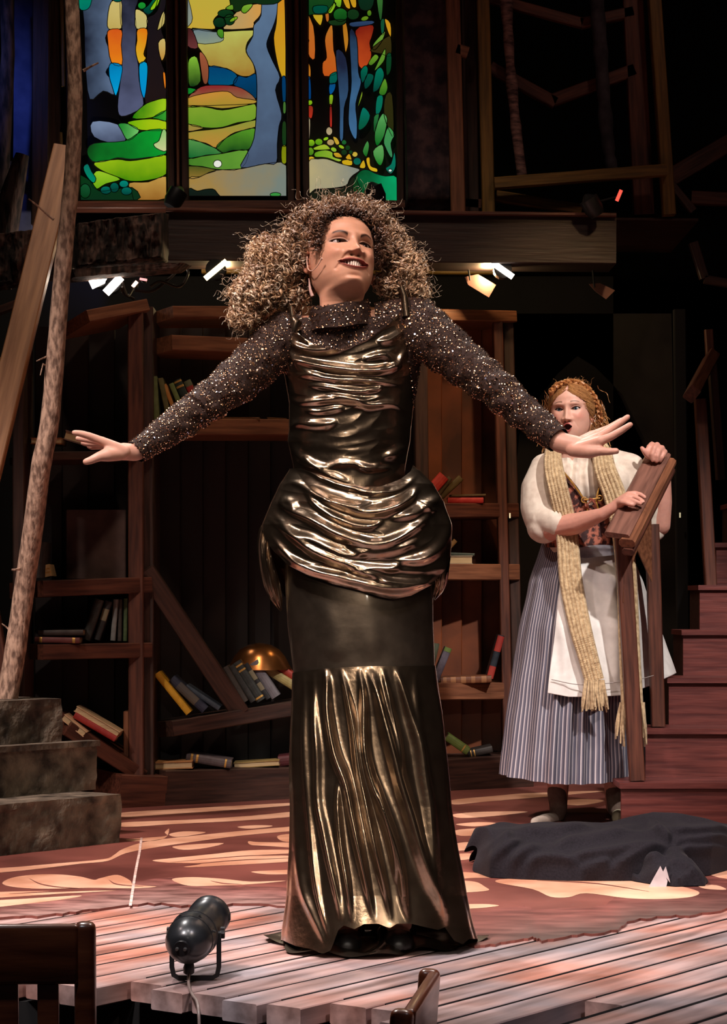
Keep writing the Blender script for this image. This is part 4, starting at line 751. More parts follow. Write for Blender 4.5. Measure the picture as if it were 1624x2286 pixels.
def ridge(px, py, curve, w, h):
    c = np.array([np.array(q) for q in smooth_open(curve, 4)]); out = np.full(px.shape, 1e9)
    tpar = np.zeros(px.shape)
    for k in range(len(c)-1):
        a, b = c[k], c[k+1]; d = b-a; L = (d**2).sum()
        if L < 1e-9: continue
        t = np.clip(((px-a[0])*d[0]+(py-a[1])*d[1])/L, 0, 1); dist = np.hypot(px-a[0]-t*d[0], py-a[1]-t*d[1])
        m = dist < out; out = np.where(m, dist, out); tpar = np.where(m, (k+t)/(len(c)-1), tpar)
    fade = (sst(0, .3, tpar)*sst(0, .3, 1-tpar))**.7
    return h*np.exp(-(out/(w*(.7+.6*np.sin(np.pi*tpar))))**2)*fade
def wrap(name, rows, T, B, Yc, folds, m, parent, nu=420, nv=300, back=(0, 0), noise=.0, th=(-180, 180), zmin=None, extra=None, ny=1.0, hang=0, smooth=True, col=None):
    """garment shell from silhouette rows (py, xl, xr, depth radius), top / bottom curves over u in [-1,1], and traced folds"""
    rows = np.array(rows, float); the = np.radians(np.linspace(th[0], th[1], nu)); closed = th[1]-th[0] >= 359.9
    if closed: the = the[:-1]
    u = np.sin(the); cf = np.cos(the); T = np.array(T, float); B = np.array(B, float)
    pt = np.interp(u, T[:, 0], T[:, 1]) + back[0]*np.clip(-cf, 0, 1); pb = np.interp(u, B[:, 0], B[:, 1]) + back[1]*np.clip(-cf*3, 0, 1)
    t = np.linspace(0, 1, nv)[:, None]; py = pt*(1-t)+pb*t
    xl, xr, bb_ = [np.interp(py, rows[:, 0], rows[:, k]) for k in (1, 2, 3)]
    k = 9
    px = (xl+xr)/2+(xr-xl)/2*u; Y = Yc-bb_*cf*np.where(cf > 0, ny, 1)
    D = np.zeros(px.shape)
    for cv, w_, h_ in folds: D += ridge(px, py, cv, w_, h_)
    if extra is not None: D = D + extra(px, py, the[None, :]+0*px)
    fw = np.clip(cf+.35, 0, 1)[None, :]
    D *= fw
    X = (px-CX)/F*Y; Z = CZ-(py-HY)/F*Y
    nx_, ny_ = u[None, :]*np.ones_like(X), -cf[None, :]*np.ones_like(X)
    if noise:
        nn_ = np.array([mnoise.noise(Vector((a*9, b*9, c_*9))) for a, b, c_ in zip(X.ravel()[::1], Y.ravel(), Z.ravel())]).reshape(X.shape); D = D+nn_*noise
    X = X+nx_*D*.6; Y = Y+ny_*D; 
    if zmin is not None: Z = np.maximum(Z, zmin)
    A = np.stack([X, Y, Z], -1); return grid(name, A, m, parent, cu=closed, smooth=smooth, col=col)
def crumple(sx, sy, amp, seed=0, ang=0.0):
    ca, sa = math.cos(ang), math.sin(ang)
    def f(px, py, th):
        out = np.zeros(px.shape); r = out.ravel(); X = px.ravel(); Yy = py.ravel()
        for i in range(len(r)):
            x, y = X[i]*ca+Yy[i]*sa, Yy[i]*ca-X[i]*sa; w_ = mnoise.noise((x*.006+seed, y*.006, 4.2))*1.6
            a = mnoise.noise((x*sx+w_, y*sy+w_, seed)); r[i] = (1-abs(a)*2.6)*.7 + mnoise.noise((x*sx*2.2, y*sy*2+w_*2, seed+7))*.5
        return amp*np.clip(r.reshape(px.shape), -1, 1.2)
    return f
def sequins(name, V, Fq, n, m, parent, r=(.0016, .0030), clip=None, tilt=.35, seed=5, flip=0):
    g = np.random.default_rng(seed); V = np.asarray(V); tri = np.array([f[:4] if len(f) >= 4 else (f[0], f[1], f[2], f[2]) for f in Fq]); a = V[tri[:, 0]]; b = V[tri[:, 1]]; c = V[tri[:, 2]]
    nr = np.cross(b-a, c-a); ar = np.linalg.norm(nr, axis=1); ok = ar > 1e-12; nr = nr/np.maximum(ar, 1e-12)[:, None]; nr = nr*(flip if flip else 1); ok &= nr[:, 1] < .35
    pr_ = ar*ok; idx = g.choice(len(tri), n, p=pr_/pr_.sum()); out = []; fo = []
    for i in idx:
        u, v = g.random(2)
        if u+v > 1: u, v = 1-u, 1-v
        p = a[i]+(b[i]-a[i])*u+(c[i]-a[i])*v
        if clip is not None and not clip(p): continue
        N_ = Vector(nr[i])+Vector(g.normal(0, tilt, 3)); N_.normalize(); X_ = N_.orthogonal().normalized(); Y_ = N_.cross(X_); rr = g.uniform(*r); q = Vector(p)+Vector(nr[i])*.0018; s = len(out)
        for k in range(6): an = k*math.pi/3; out.append(tuple(q+(X_*math.cos(an)+Y_*math.sin(an))*rr))
        fo.append(tuple(range(s, s+6)))
    o = mk(name, out, fo, m, parent); o['kind'] = 'stuff'; return o
def curl(mb, cl, p0, d, L, rad, turns, thick, c0, c1, g, n=None, sag=.0):
    """one helical lock as a three sided tube with colours"""
    n = n or int(9*turns)+3; d = Vector(d).normalized(); u = d.orthogonal().normalized(); v = d.cross(u); ph = g.uniform(0, 6.28); s = g.choice([-1, 1]); t = np.linspace(0, 1, n)
    a = ph+s*t*turns*2*math.pi; rr = rad*(.5+.5*np.minimum(1, t*3))*(1-.3*t); D_, U_, W_ = np.array(d), np.array(u), np.array(v)
    c = np.array(p0)[None]+D_[None]*(L*t)[:, None]+(U_[None]*np.cos(a)[:, None]+W_[None]*np.sin(a)[:, None])*rr[:, None]; c[:, 2] -= sag*t*t
    tn = np.gradient(c, axis=0); tn /= np.linalg.norm(tn, axis=1)[:, None]; e1 = np.cross(tn, D_[None]+.01); e1 /= np.maximum(np.linalg.norm(e1, axis=1), 1e-6)[:, None]; e2 = np.cross(tn, e1); th = thick*(1-.5*t); b = len(mb.v)
    V = np.stack([c+(e1*math.cos(q)+e2*math.sin(q))*th[:, None] for q in (0, 2.094, 4.189)], 1).reshape(-1, 3); mb.v += V.tolist()
    for i in range(n-1):
        for k in range(3): mb.f.append((b+i*3+k, b+i*3+(k+1) % 3, b+i*3+3+(k+1) % 3, b+i*3+3+k))
    cc = np.array(c0)[None, :3]*(1-t)[:, None]+np.array(c1)[None, :3]*t[:, None]; cc = np.repeat(np.concatenate([cc, np.ones((n, 1))], 1), 3, 0); cl += cc.tolist()
def ribbon(mb, cl, p0, d, L, rad, turns, wd, c0, c1, g):
    n = int(8*turns)+4; d = Vector(d).normalized(); u = d.orthogonal().normalized(); v = d.cross(u); ph = g.uniform(0, 6.28); s = g.choice([-1, 1]); t = np.linspace(0, 1, n); a = ph+s*t*turns*2*math.pi
    D_, U_, W_ = np.array(d), np.array(u), np.array(v); rr = rad*(.6+.4*np.minimum(1, t*3))*(1-.35*t); rd = U_[None]*np.cos(a)[:, None]+W_[None]*np.sin(a)[:, None]; c = np.array(p0)[None]+D_[None]*(L*t)[:, None]+rd*rr[:, None]
    tn = np.gradient(c, axis=0); tn /= np.linalg.norm(tn, axis=1)[:, None]; sd = np.cross(rd, tn); sd /= np.maximum(np.linalg.norm(sd, axis=1), 1e-6)[:, None]; w_ = wd*np.sin(np.pi*np.clip(t*.86+.10, 0, 1))**.6; b = len(mb.v)
    V = np.stack([c+sd*(w_*q)[:, None]+rd*(w_*.45*(1-q*q))[:, None] for q in (-1, -.4, .4, 1)], 1).reshape(-1, 3); mb.v += V.tolist()
    for i in range(n-1):
        for k in range(3): mb.f.append((b+i*4+k, b+i*4+k+1, b+i*4+5+k, b+i*4+4+k))
    cc = np.array(c0)[None, :3]*(1-t)[:, None]+np.array(c1)[None, :3]*t[:, None]; jit = g.uniform(.55, 1.25, 4); cc = cc[:, None, :]*jit[None, :, None]; cl += np.concatenate([cc, np.ones((n, 4, 1))], 2).reshape(-1, 4).tolist()
HAIR = None
def hair_mat(name, rough=.38): return mat(name, (.9, .9, .9, 1), (1, 1, 1, 1), ns=120, rough=rough, attr='col', spec=.6)
# ------------------------------------------------------------------ lamps under the balcony
BLAZE = emis('blazing_lamp_glass', (1, .86, .72, 1), 9); AMB = emis('amber_lamp_glass', (1, .80, .42, 1), 4)
def under_lamp(a, b, wpx, Y, m, lab, body=26):
    t = empty('stage_lamp', P((a[0]+b[0])/2, (a[1]+b[1])/2, Y), lab, 'lamp', 'lamps under the balcony')
    pboard('lens', a, b, wpx, Y, Y, .01, m, t, ch=.003)
    q = Vector((a[0]-b[0], a[1]-b[1], 0)); b_ = MB(); c0 = P((a[0]+b[0])/2, (a[1]+b[1])/2, Y+.03)
    D = (P(*b, Y)-P(*a, Y)); b_.lathe([(0, 0), (0, D.length*.36), (.05, D.length*.38), (.11, D.length*.2), (.12, 0)], Matrix.Translation(c0-Vector((0, .02, 0))) @ Euler((0, 0, R(90))).to_matrix().to_4x4(), 16); b_.build('housing', M_dark, t, True); return t
under_lamp((202, 636), (244, 616), 20, 9.3, BLAZE, 'blazing white lamp, leftmost under the bark ledge'); under_lamp((236, 654), (270, 618), 18, 9.28, BLAZE, 'blazing white lamp, second under the bark ledge')
under_lamp((296, 640), (306, 628), 8, 9.35, emis('pink_lamp', (1, .6, .5, 1), 2.2), 'small pinkish lamp right of the two blazing ones'); under_lamp((312, 622), (328, 625), 5, 9.35, emis('red_lamp', (1, .35, .35, 1), 1.5), 'tiny reddish lamp among the coiled cables')
under_lamp((458, 622), (506, 582), 12, 9.5, AMB, 'yellow lit lamp left of the singer\'s curls'); under_lamp((1100, 586), (1146, 618), 13, 9.6, BLAZE, 'bright lamp under the beam, right of the singer')
for (x, y, p, col) in ((235, 640, 6, (1, .85, .7)), (500, 612, 5, (1, .72, .35)), (1090, 612, 6, (1, .72, .35))):
    d = bpy.data.lights.new('lamp_glow', 'POINT'); d.energy = p; d.color = col; d.shadow_soft_size = .02; o = bpy.data.objects.new('lamp_glow', d); C.objects.link(o); o.location = P(x, y, 9.75)
cb = MB()
for pts in [[(270, 620), (285, 660), (300, 640), (330, 612), (380, 606), (418, 592)], [(300, 648), (340, 650), (380, 620), (402, 598)], [(335, 640), (360, 628), (400, 640), (420, 612), (414, 590)], [(272, 640), (276, 655), (300, 668)]]:
    cb.tube(smooth_open([P(x, y, 9.3+.03*i) for i, (x, y) in enumerate(pts)], 6), .006, 6)
tag(cb.build('cable', mat('rubber_cable', S(40, 34, 32), S(60, 52, 50), rough=.4), None, True), 'tangled black cables hanging under the bark ledge', 'cable')
for pts, lab in [([(1038, 618), (1068, 612), (1108, 636), (1092, 664), (1046, 636)], 'pinkish bent metal flag under the beam, right of the singer'), ([(1316, 634), (1340, 632), (1374, 648), (1354, 668), (1330, 650)], 'dim bent metal flag under the dark beam end')]:
    ff = empty('lamp_flag', P(*pts[0], 9.8), lab, 'lamp flag'); b = MB(); b.tube([P(pts[0][0]+12, pts[0][1]+8, 9.79), P(pts[0][0]+6, 584, 9.79)], .004, 6); b.build('rod', M_dark, ff)
    (prism('flag', [P(x, y, 9.8) for x, y in pts], .006, mat('dull_metal_flag', S(90, 60, 54), S(120, 84, 76), rough=.5, metal=.3), ff))
for x, y, Y, rot, lab in [(392, 440, 9.75, 30, 'small black lamp on the window sill between left and middle glass'), (838, 432, 9.75, -25, 'small black lamp on the window sill above the singer\'s hair'), (1322, 458, 9.5, -35, 'small black lamp on the gallery floor, right')]:
    t = empty('sill_lamp', P(x, y+22, Y), lab, 'lamp'); b = MB(); M_ = Matrix.Translation(P(x, y, Y)) @ Euler((0, R(rot), R(20))).to_matrix().to_4x4() @ Euler((0, R(-90), 0)).to_matrix().to_4x4()
    b.lathe([(-.05, .0), (-.05, .03), (-.02, .042), (.03, .042), (.032, .03), (.05, .012), (.055, 0)], M_, 16); b.build('housing', M_dark, t, True)
    b = MB(); b.tube([P(x-10, y+22, Y), P(x-14, y, Y), P(x, y-6, Y)], .006, 6); b.build('yoke', M_dark, t, True)
pboard('marker_strip', (1378, 448), (1388, 424), 8, 9.5, 9.5, .01, emis('red_strip', (1, .12, .08, 1), .9), t)['label'] = 'short glowing red marker strip'  # red marker strip, tied to this lamp by an added bracket
b = MB(); b.tube([P(1330, 452, 9.51), P(1382, 438, 9.51)], .004, 6); b.build('bracket', M_dark, t)
for x, y, lab in ((1139, 1151, 'tiny pale reflector on the bookcase edge post'), (1519, 1150, 'tiny pale reflector on the dark post right of the young woman')):
    Yt = 9.9; b = MB(); b.box(P(x, y, Yt-.02), (.006, .006, .022)); tag(b.build('reflector', emis('glowing_reflector_tape', (.9, .8, .5, 1), .5)), lab, 'reflector')  # the light the tape throws back is put in as a faint glow
tag(pboard('dark_post', (1519, 690), (1530, 1780), 26, 9.94, 9.94, .05, M_black), 'black upright just left of the far stairs', 'post')
# ------------------------------------------------------------------ floor spotlight
fl_ = empty('floor_spotlight', P(432, 2190, 4.93), 'small black can spotlight on its yoke at the front edge of the deck', 'spotlight')
B0 = P(421, 2100, 4.88); B1 = P(470, 2043, 5.06); ax = (B1-B0).normalized(); Lb = (B1-B0).length
M_ = Matrix.Translation(B0) @ frame(ax).to_4x4()
CAN = mat('black_enamel', S(30, 32, 36), S(44, 46, 50), ns=30, rough=.34, metal=.4, coat=.3)
b = MB(); b.lathe([(-.052, .0), (-.052, .020), (-.046, .030), (-.034, .040), (-.018, .0475), (.0, .0505), (.012, .051), (.0125, .0525), (.045, .0525), (.0455, .054), (.050, .054), (.0505, .046), (.10, .0455), (Lb-.03, .045), (Lb-.028, .047), (Lb, .047), (Lb, .040), (Lb-.05, .038), (Lb-.05, 0)], M_, 40); b.build('can', CAN, fl_, True)
b = MB(); b.lathe([(-.058, 0), (-.058, .017), (-.048, .019), (-.044, .0)], M_, 24); bc_ = b.build('rear_cap', M_dark, fl_, True)
for s in (-1, 1):
    b = MB(); b.lathe([(-.064, 0), (-.064, .003), (-.057, .0045), (-.05, .0)], M_ @ Matrix.Translation((0, s*.009, .0)), 10); b.build('screw', mat('bright_screw', S(120, 120, 120), rough=.3, metal=.8), bc_, True)
b = MB()
for a0 in (R(20), R(60), R(120)): b.box(M_ @ Vector((.022, math.cos(a0)*.0505*-1, math.sin(a0)*.0505)), (.004, .018, .004), M_.to_3x3() @ Euler((a0, 0, 0)).to_matrix())
b.build('vent_slots', M_black, fl_)
zf = .0
def yoke(xa, sgn):
    return P(xa, 2070, 4.95)
yl, yr = P(384, 2083, 4.93), P(489, 2083, 4.93); bl, br = Vector((yl.x, 4.93, .008)), Vector((yr.x, 4.93, .008))
b = MB(); path = smooth_open([yl, Vector((bl.x, 4.93, .03))], 2) + [Vector((bl.x+.004, 4.93, .012)), Vector((bl.x+.014, 4.93, .006))] + [Vector((br.x-.014, 4.93, .006)), Vector((br.x-.004, 4.93, .012)), Vector((br.x, 4.93, .03)), yr]
V = []; Fc = []
for i, p in enumerate(path):
    p = Vector(p); t = (Vector(path[min(i+1, len(path)-1)])-Vector(path[max(i-1, 0)])).normalized(); nr = Vector((0, 1, 0)).cross(t).normalized()
    for u, v in ((-1, -1), (1, -1), (1, 1), (-1, 1)): V.append(p+Vector((0, u*.011, 0))+nr*v*.0022 if False else p+Vector((0, 0, 0))+Vector((0, u*.0028, 0))+nr*v*.0052)
for i in range(len(path)-1):
    for j in range(4): Fc.append((i*4+j, i*4+(j+1) % 4, i*4+4+(j+1) % 4, i*4+4+j))
Fc += [(0, 1, 2, 3), tuple(len(V)-4+j for j in range(4))]; b.add(V, Fc); b.build('yoke', M_dark, fl_)
for x, y, Y, s in ((377, 2082, 4.93, -1), (497, 2082, 4.95, 1)):
    b = MB(); Mk = Matrix.Translation(P(x, y, Y)) ; r0 = .012
    n = 40; prof = [r0*(1+.16*math.cos(6*2*math.pi*i/n)) for i in range(n)]; V = []
    for xx in (-.004, .005):
        for i in range(n): a = 2*math.pi*i/n; V.append(Mk @ Vector((xx, prof[i]*math.cos(a), prof[i]*math.sin(a))))
    b.add(V, [(i, (i+1) % n, n+(i+1) % n, n+i) for i in range(n)] + [tuple(range(n))[::-1], tuple(range(n, 2*n))]); b.tube([P(x, y, Y), P(x-s*14, y, Y)], .004, 8); b.build('knob', M_dark, fl_)
tp = M_ @ Vector((Lb-.01, 0, .047)); b = MB(); b.tube([P(464, 2020, 5.05), P(466, 2004, 5.05), P(474, 2003, 5.05), P(477, 2018, 5.05)], .0035, 6); b.box(P(474, 2012, 5.04), (.016, .01, .012)); b.build('filter_clip', M_dark, fl_)
b = MB(); b.box(P(506, 2046, 5.05), (.018, .02, .016)); b.tube([P(495, 2048, 5.05), P(508, 2046, 5.05)], .004, 6); b.build('side_clip', M_dark, fl_)
b = MB(); b.tube([P(424, 2138, 4.90), P(423, 2150, 4.895), P(422, 2160, 4.895), P(422, 2172, 4.895), P(422, 2176, 4.895)], [.009, .010, .0125, .012, .006], 10); b.tube([P(422, 2120, 4.90), P(424, 2142, 4.90)], [.011, .010], 10); b.build('cable_gland', M_dark, fl_, True)
b = MB(); b.tube(smooth_open([P(422, 2172, 4.89), P(421, 2190, 4.86), P(424, 2208, 4.80), P(432, 2224, 4.74), P(440, 2236, 4.70), P(444, 2262, 4.66), P(446, 2330, 4.64)], 8), .0034, 8)
b.build('power_cable', mat('grey_flex', S(120, 104, 100), S(140, 124, 118), rough=.35), fl_, True)
# ------------------------------------------------------------------ chairs in front of the stage
CH = wood('varnished_chair_wood', (92, 42, 26), (134, 70, 42), rough=.32, stretch=8, coat=.4)
def chair(loc, rz, lab, label_rest=None):
    t = empty('wooden_chair', loc, lab, 'chair', 'slat back wooden chairs below the stage'); t.rotation_euler = (0, 0, rz)
    def part(name, pts, r, q=8, m=CH):   # rounded bar along local points
        mb = MB(); mb.tube(pts, r, q); me = bpy.data.meshes.new(name); me.from_pydata(mb.v, [], mb.f); me.materials.append(m); me.polygons.foreach_set('use_smooth', [q > 6]*len(me.polygons)); o = bpy.data.objects.new(name, me); C.objects.link(o); o.parent = t; return o
    def bar(name, c, sz, tilt=0, bev=.006):
        mb = MB(); mb.box((0, 0, 0), sz); me = bpy.data.meshes.new(name); me.from_pydata(mb.v, [], mb.f); me.materials.append(CH); o = bpy.data.objects.new(name, me); C.objects.link(o); o.parent = t
        o.location = c; o.rotation_euler = (tilt, 0, 0); md = o.modifiers.new('b', 'BEVEL'); md.width = bev; md.segments = 3; me.polygons.foreach_set('use_smooth', [True]*len(me.polygons)); return o
    W = .21
    # back faces -y (towards the camera); seat lies on +y
    for s in (-1, 1):
        bar('rear_leg', (s*W, -.01, .22), (.036, .036, .44)); bar('back_post', (s*W, -.025, .695), (.038, .040, .53), R(4), .013)
        bar('front_leg', (s*W, .40, .215), (.036, .036, .43)); bar('side_rail', (s*W, .19, .40), (.022, .38, .05))
    bar('seat', (0, .20, .45), (.46, .46, .028), 0, .01); bar('top_rail', (0, -.050, .903), (.40, .024, .108), R(4), .008); bar('lower_rail', (0, -.02, .56), (.38, .022, .05), R(4))
    for i in range(5): bar('slat', (-.144+.072*i, -.032, .70), (.038, .012, .30), R(4), .003)
    bar('stretcher', (0, .39, .18), (.38, .02, .03)); bar('stretcher', (0, -.01, .24), (.38, .02, .03)); return t
# top right corner of the near chair sits at px (205,2075)
c0 = P(186, 2070, 4.0); chair((c0.x-.21, 4.05, -.70), R(2), 'slat backed varnished wooden chair, its top rail rising at the lower left')
chair((P(874, 2250, 4.2).x, 4.0, -.815), R(82), 'second wooden chair, only a reddish top corner showing below the stage edge')
# ------------------------------------------------------------------ heap of black cloth
CLO = mat('black_wool_cloth', S(30, 28, 34), S(40, 37, 44), ns=180, rough=.9, bump=.0004, sheen=.05, spec=.2)
HF = [pr(170,330, 230,300, 330,240, 380,190), pr(240,420, 270,350, 360,290, 440,240), pr(370,430, 400,360, 470,310, 560,280), pr(460,440, 500,380, 580,360, 680,370, 780,400), pr(600,300, 700,260, 850,240, 1000,200, 1150,160),
 pr(680,360, 800,340, 950,320, 1100,290, 1250,270), pr(900,440, 1000,400, 1100,340, 1200,300, 1300,290), pr(1160,140, 1240,200, 1300,270), pr(1260,180, 1400,205, 1550,190, 1650,180), pr(1300,250, 1420,265, 1560,250, 1650,240), pr(420,170, 560,205, 700,180, 850,160), pr(760,430, 860,410, 960,370), pr(1330,310, 1450,320, 1650,300)]
def heap():
    # outline of the ground footprint in world x / y, height field with folds
    nx, ny = 240, 120; A = np.zeros((ny, nx, 3))
    x0, x1 = .335, 1.42
    for i in range(ny):
        for j in range(nx):
            u = j/(nx-1); X = x0+(x1-x0)*u; px = None
            yf = np.interp(u, [0, .04, .12, .25, .4, .55, .66, .75, 1], [6.88, 6.72, 6.68, 6.64, 6.64, 6.66, 6.78, 6.95, 7.05]); yb = np.interp(u, [0, .05, .15, .5, .8, 1], [7.12, 7.26, 7.33, 7.36, 7.38, 7.40])
            v = i/(ny-1); Y = yf+(yb-yf)*v
            H = np.interp(u, [0, .03, .08, .2, .4, .55, .68, .8, 1], [.05, .115, .125, .125, .125, .15, .13, .105, .11])
            prof = max(0, 1-abs(2*v-1)**2.6)**.5
            warp = mnoise.noise(Vector((X*3, Y*4, 0)))*.35
            f = (math.sin((u*9+v*2.6+warp*2.2)*2.0)*.35+math.sin((u*2.2-v*5.5+warp*3)*2.6)*.5)*.012
            f2 = abs(math.sin((u*17 - v*3.4 + warp*3)*1.5))**3*.016*max(0, 1-u*3.0) + abs(math.sin((v*7+u*3.2+warp*2)*1.4))**4*.016*min(1, max(0, u-.2)*2)
            z = .007+H*prof+(f+f2)*prof**.5+mnoise.noise(Vector((X*14, Y*9, 2)))*.004*prof
            A[i, j] = (X + (.02*prof*math.sin(v*9)), Y, max(.008, z))
    px, py = CX+A[..., 0]/A[..., 1]*F, HY-(A[..., 2]-CZ)/A[..., 1]*F; D = np.zeros(px.shape)
    for q in HF: D += ridge(px, py, [(1000+a/2.603, 1780+b/2.603) for a, b in q], 9, .030)
    k = np.minimum(1, np.maximum(0, (A[..., 2]-.010)/.03))*np.minimum(1, np.linspace(0, 1, nx)*14)[None, :]; A[..., 2] += D*.6*k; A[..., 1] -= D*.8*k
    return A
hp = grid('cloth_heap', heap(), CLO); tag(hp, 'long crumpled heap of black wool cloth lying on the painted floor', 'cloth')
md = hp.modifiers.new('s', 'SUBSURF'); md.levels = 1; md.render_levels = 1
def lobe():
    nx, ny = 110, 60; A = np.zeros((ny, nx, 3))
    for i in range(ny):
        for j in range(nx):
            u, v = j/(nx-1), i/(ny-1); X = .765+.255*u
            yf = np.interp(u, [0, .15, .3, .55, .9, 1], [6.72, 6.62, 6.56, 6.50, 6.52, 6.62]); yb = np.interp(u, [0, .3, .8, 1], [6.86, 6.95, 6.95, 6.72]); Y = yf+(yb-yf)*v
            prof = max(0, 1-abs(2*v-1)**2.4)**.5*min(1, 6*u)**.5*min(1, 5*(1-u))**.5
            z = .008+.085*prof*np.interp(u, [0, .2, .35, .6, 1], [.5, .4, .8, 1, .5]) + .012*math.sin(u*14+v*5+2)*prof + .006*math.sin(v*16+u*7)*prof
            A[i, j] = (X, Y, max(.009, z))
    px, py = CX+A[..., 0]/A[..., 1]*F, HY-(A[..., 2]-CZ)/A[..., 1]*F; D = np.zeros(px.shape)
    for q in [pr(1060,420, 1080,470, 1110,500), pr(1100,400, 1200,340, 1340,310, 1400,290), pr(1250,420, 1330,380, 1420,420, 1480,500), pr(1300,520, 1380,470, 1440,440), pr(1180,470, 1240,430, 1300,420)]: D += ridge(px, py, [(1000+a/2.603, 1780+b/2.603) for a, b in q], 7, .016)
    k = np.minimum(1, np.maximum(0, (A[..., 2]-.010)/.03)); A[..., 2] += D*.7*k; A[..., 1] -= D*.6*k
    return A
tag(grid('cloth_corner', lobe(), CLO, hp), None)
WL = mat('white_lining', S(190, 184, 190), S(226, 220, 226), ns=12, rough=.8)
for pts in [[(1452, 1950), (1466, 1925), (1482, 1958), (1478, 1978), (1438, 1976)], [(1470, 1942), (1478, 1926), (1488, 1962), (1480, 1952)]]:
    V = [P(x, y, 6.60+.0025*(1960-y)*.1) for x, y in pts]; V = [v+Vector((0, -.09, 0)) for v in V]; n = len(V)
    mk('lining', V+[v+Vector((0, .003, -.001)) for v in V], [tuple(range(n)), tuple(range(n, 2*n))[::-1]]+[(i, (i+1) % n, n+(i+1) % n, n+i) for i in range(n)], WL, hp)
# ================================================================== the singer in gold
YS = 5.40
sg_ = empty('person', P(840, 2120, YS), 'smiling performer, big curly blonde hair, draped gold gown, sequined sleeves, arms spread wide', 'person')
hp_ = dict(skin=(204, 146, 118), lip=(150, 74, 66), brow=(44, 24, 18), blush=(204, 134, 108), shadow=(96, 56, 42), shk=.5, mz=-.0535, mw=.0375, cl=.0045, ou=.0070, ol=.0095, eu=.0046, el=.0030, ew=.0170, ex=.0325, bk=1.0, bw=.0040,
           bz=.0150, ba=.0080, bt=-.003, cheek=.0105, crease=.0035, nw=.0190, wide=.955, tip=.0075, lu=.0055, ll=.0068, lash=.0016, slant=.0012, nz=-.0225, nb=.0055)
V, Fh, col, E, ym = make_head(hp_)
SH = 1.05
RH = Matrix.Rotation(R(6), 3, 'Y') @ Matrix.Rotation(R(21), 3, 'Z') @ Matrix.Rotation(R(-20), 3, 'X')
piv = np.array((0, .02, -.10)); eyem = RH @ (Vector((0, -.085, .006))-Vector(piv))+Vector(piv); locH = np.array(P(791, 535, YS-.10)-eyem*SH); RN = Matrix.Rotation(R(2), 3, 'Y')
fz = lambda z: np.where(z > -.06, (z+.06)*.95-.06, np.where(z > -.115, -.06+(z+.06)*.80, z+.011)); V[:, 2] = fz(V[:, 2]); E = [(a, b, float(fz(c))) for a, b, c in E]
Vh = head_xf(V, RH, piv, locH, SH, RN); NK = Vector(tuple(locH+piv*SH)); NKp = lambda z, dx=0, dy=0: Vector((NK.x+dx+(z-NK.z)*-.035*0, NK.y+.012+dy, z))
HX = lambda q: Vector(tuple(head_xf(np.array([tuple(q)]), RH, piv, locH, SH)[0]))
# arms and hands, joined with the neck into one body mesh
def hand_left():
    w0 = P(302, 1010, 5.16); kn = [P(226, 984, 5.10), P(226, 986, 5.125), P(228, 989, 5.150), P(232, 994, 5.172)]
    tips = [[(198, 973, 5.09), (180, 968, 5.085), (166, 966, 5.08)], [(202, 982, 5.13), (186, 980, 5.135), (174, 979, 5.14)], [(208, 990, 5.165), (196, 990, 5.175), (186, 989, 5.185)], [(214, 996, 5.19), (206, 997, 5.20), (199, 996, 5.21)]]
    ch = [[(P(330, 1000, 5.18), .0215), (w0, .0200), (P(275, 1008, 5.14), .0205)]]
    for k, t in zip(kn, tips):
        ch.append([(P(275, 1010, 5.14)+(k-P(226, 988, 5.135))*.5, .0165), (k, .0105)]); pts = [(k, .0100)]+[(P(*q), r) for q, r in zip(t, (.0088, .0080, .0066))]; ch.append(pts)
    ch.append([(P(268, 1013, 5.12), .016), (P(240, 1015, 5.095), .0165), (P(222, 1019, 5.085), .0115), (P(204, 1027, 5.08), .0092), (P(192, 1031, 5.078), .0078)]); return ch
def hand_right():
    w0 = P(1252, 988, 5.12); kn = [P(1342, 984, 5.05), P(1338, 976, 5.075), P(1332, 972, 5.10), P(1324, 972, 5.122)]
    tips = [[(1366, 974, 5.045), (1390, 960, 5.04), (1408, 948, 5.035)], [(1362, 960, 5.075), (1385, 944, 5.075), (1402, 931, 5.075)], [(1354, 960, 5.11), (1374, 948, 5.12), (1388, 938, 5.125)], [(1340, 964, 5.14), (1354, 958, 5.15), (1365, 953, 5.16)]]
    ch = [[(P(1225, 968, 5.14), .0250), (w0, .0240), (P(1288, 996, 5.10), .0235)]]
    for k, t in zip(kn, tips):
        ch.append([(P(1290, 1000, 5.10)+(k-P(1334, 976, 5.085))*.45, .0185), (k, .0125)]); ch.append([(k, .0110)]+[(P(*q), r) for q, r in zip(t, (.0092, .0082, .0066))])
    ch.append([(P(1280, 1004, 5.09), .0165), (P(1318, 1008, 5.06), .0160), (P(1338, 1007, 5.045), .0110), (P(1360, 1008, 5.04), .0086), (P(1377, 1007, 5.035), .0072)]); return ch
ARL = [(P(640, 748, 5.40), .045), (P(560, 826, 5.35), .042), (P(478, 888, 5.28), .036), (P(390, 950, 5.21), .031), (P(302, 1010, 5.16), .020)]
ARR = [(P(925, 718, 5.40), .046), (P(1010, 790, 5.33), .042), (P(1095, 856, 5.24), .036), (P(1175, 925, 5.18), .030), (P(1252, 988, 5.12), .024)]
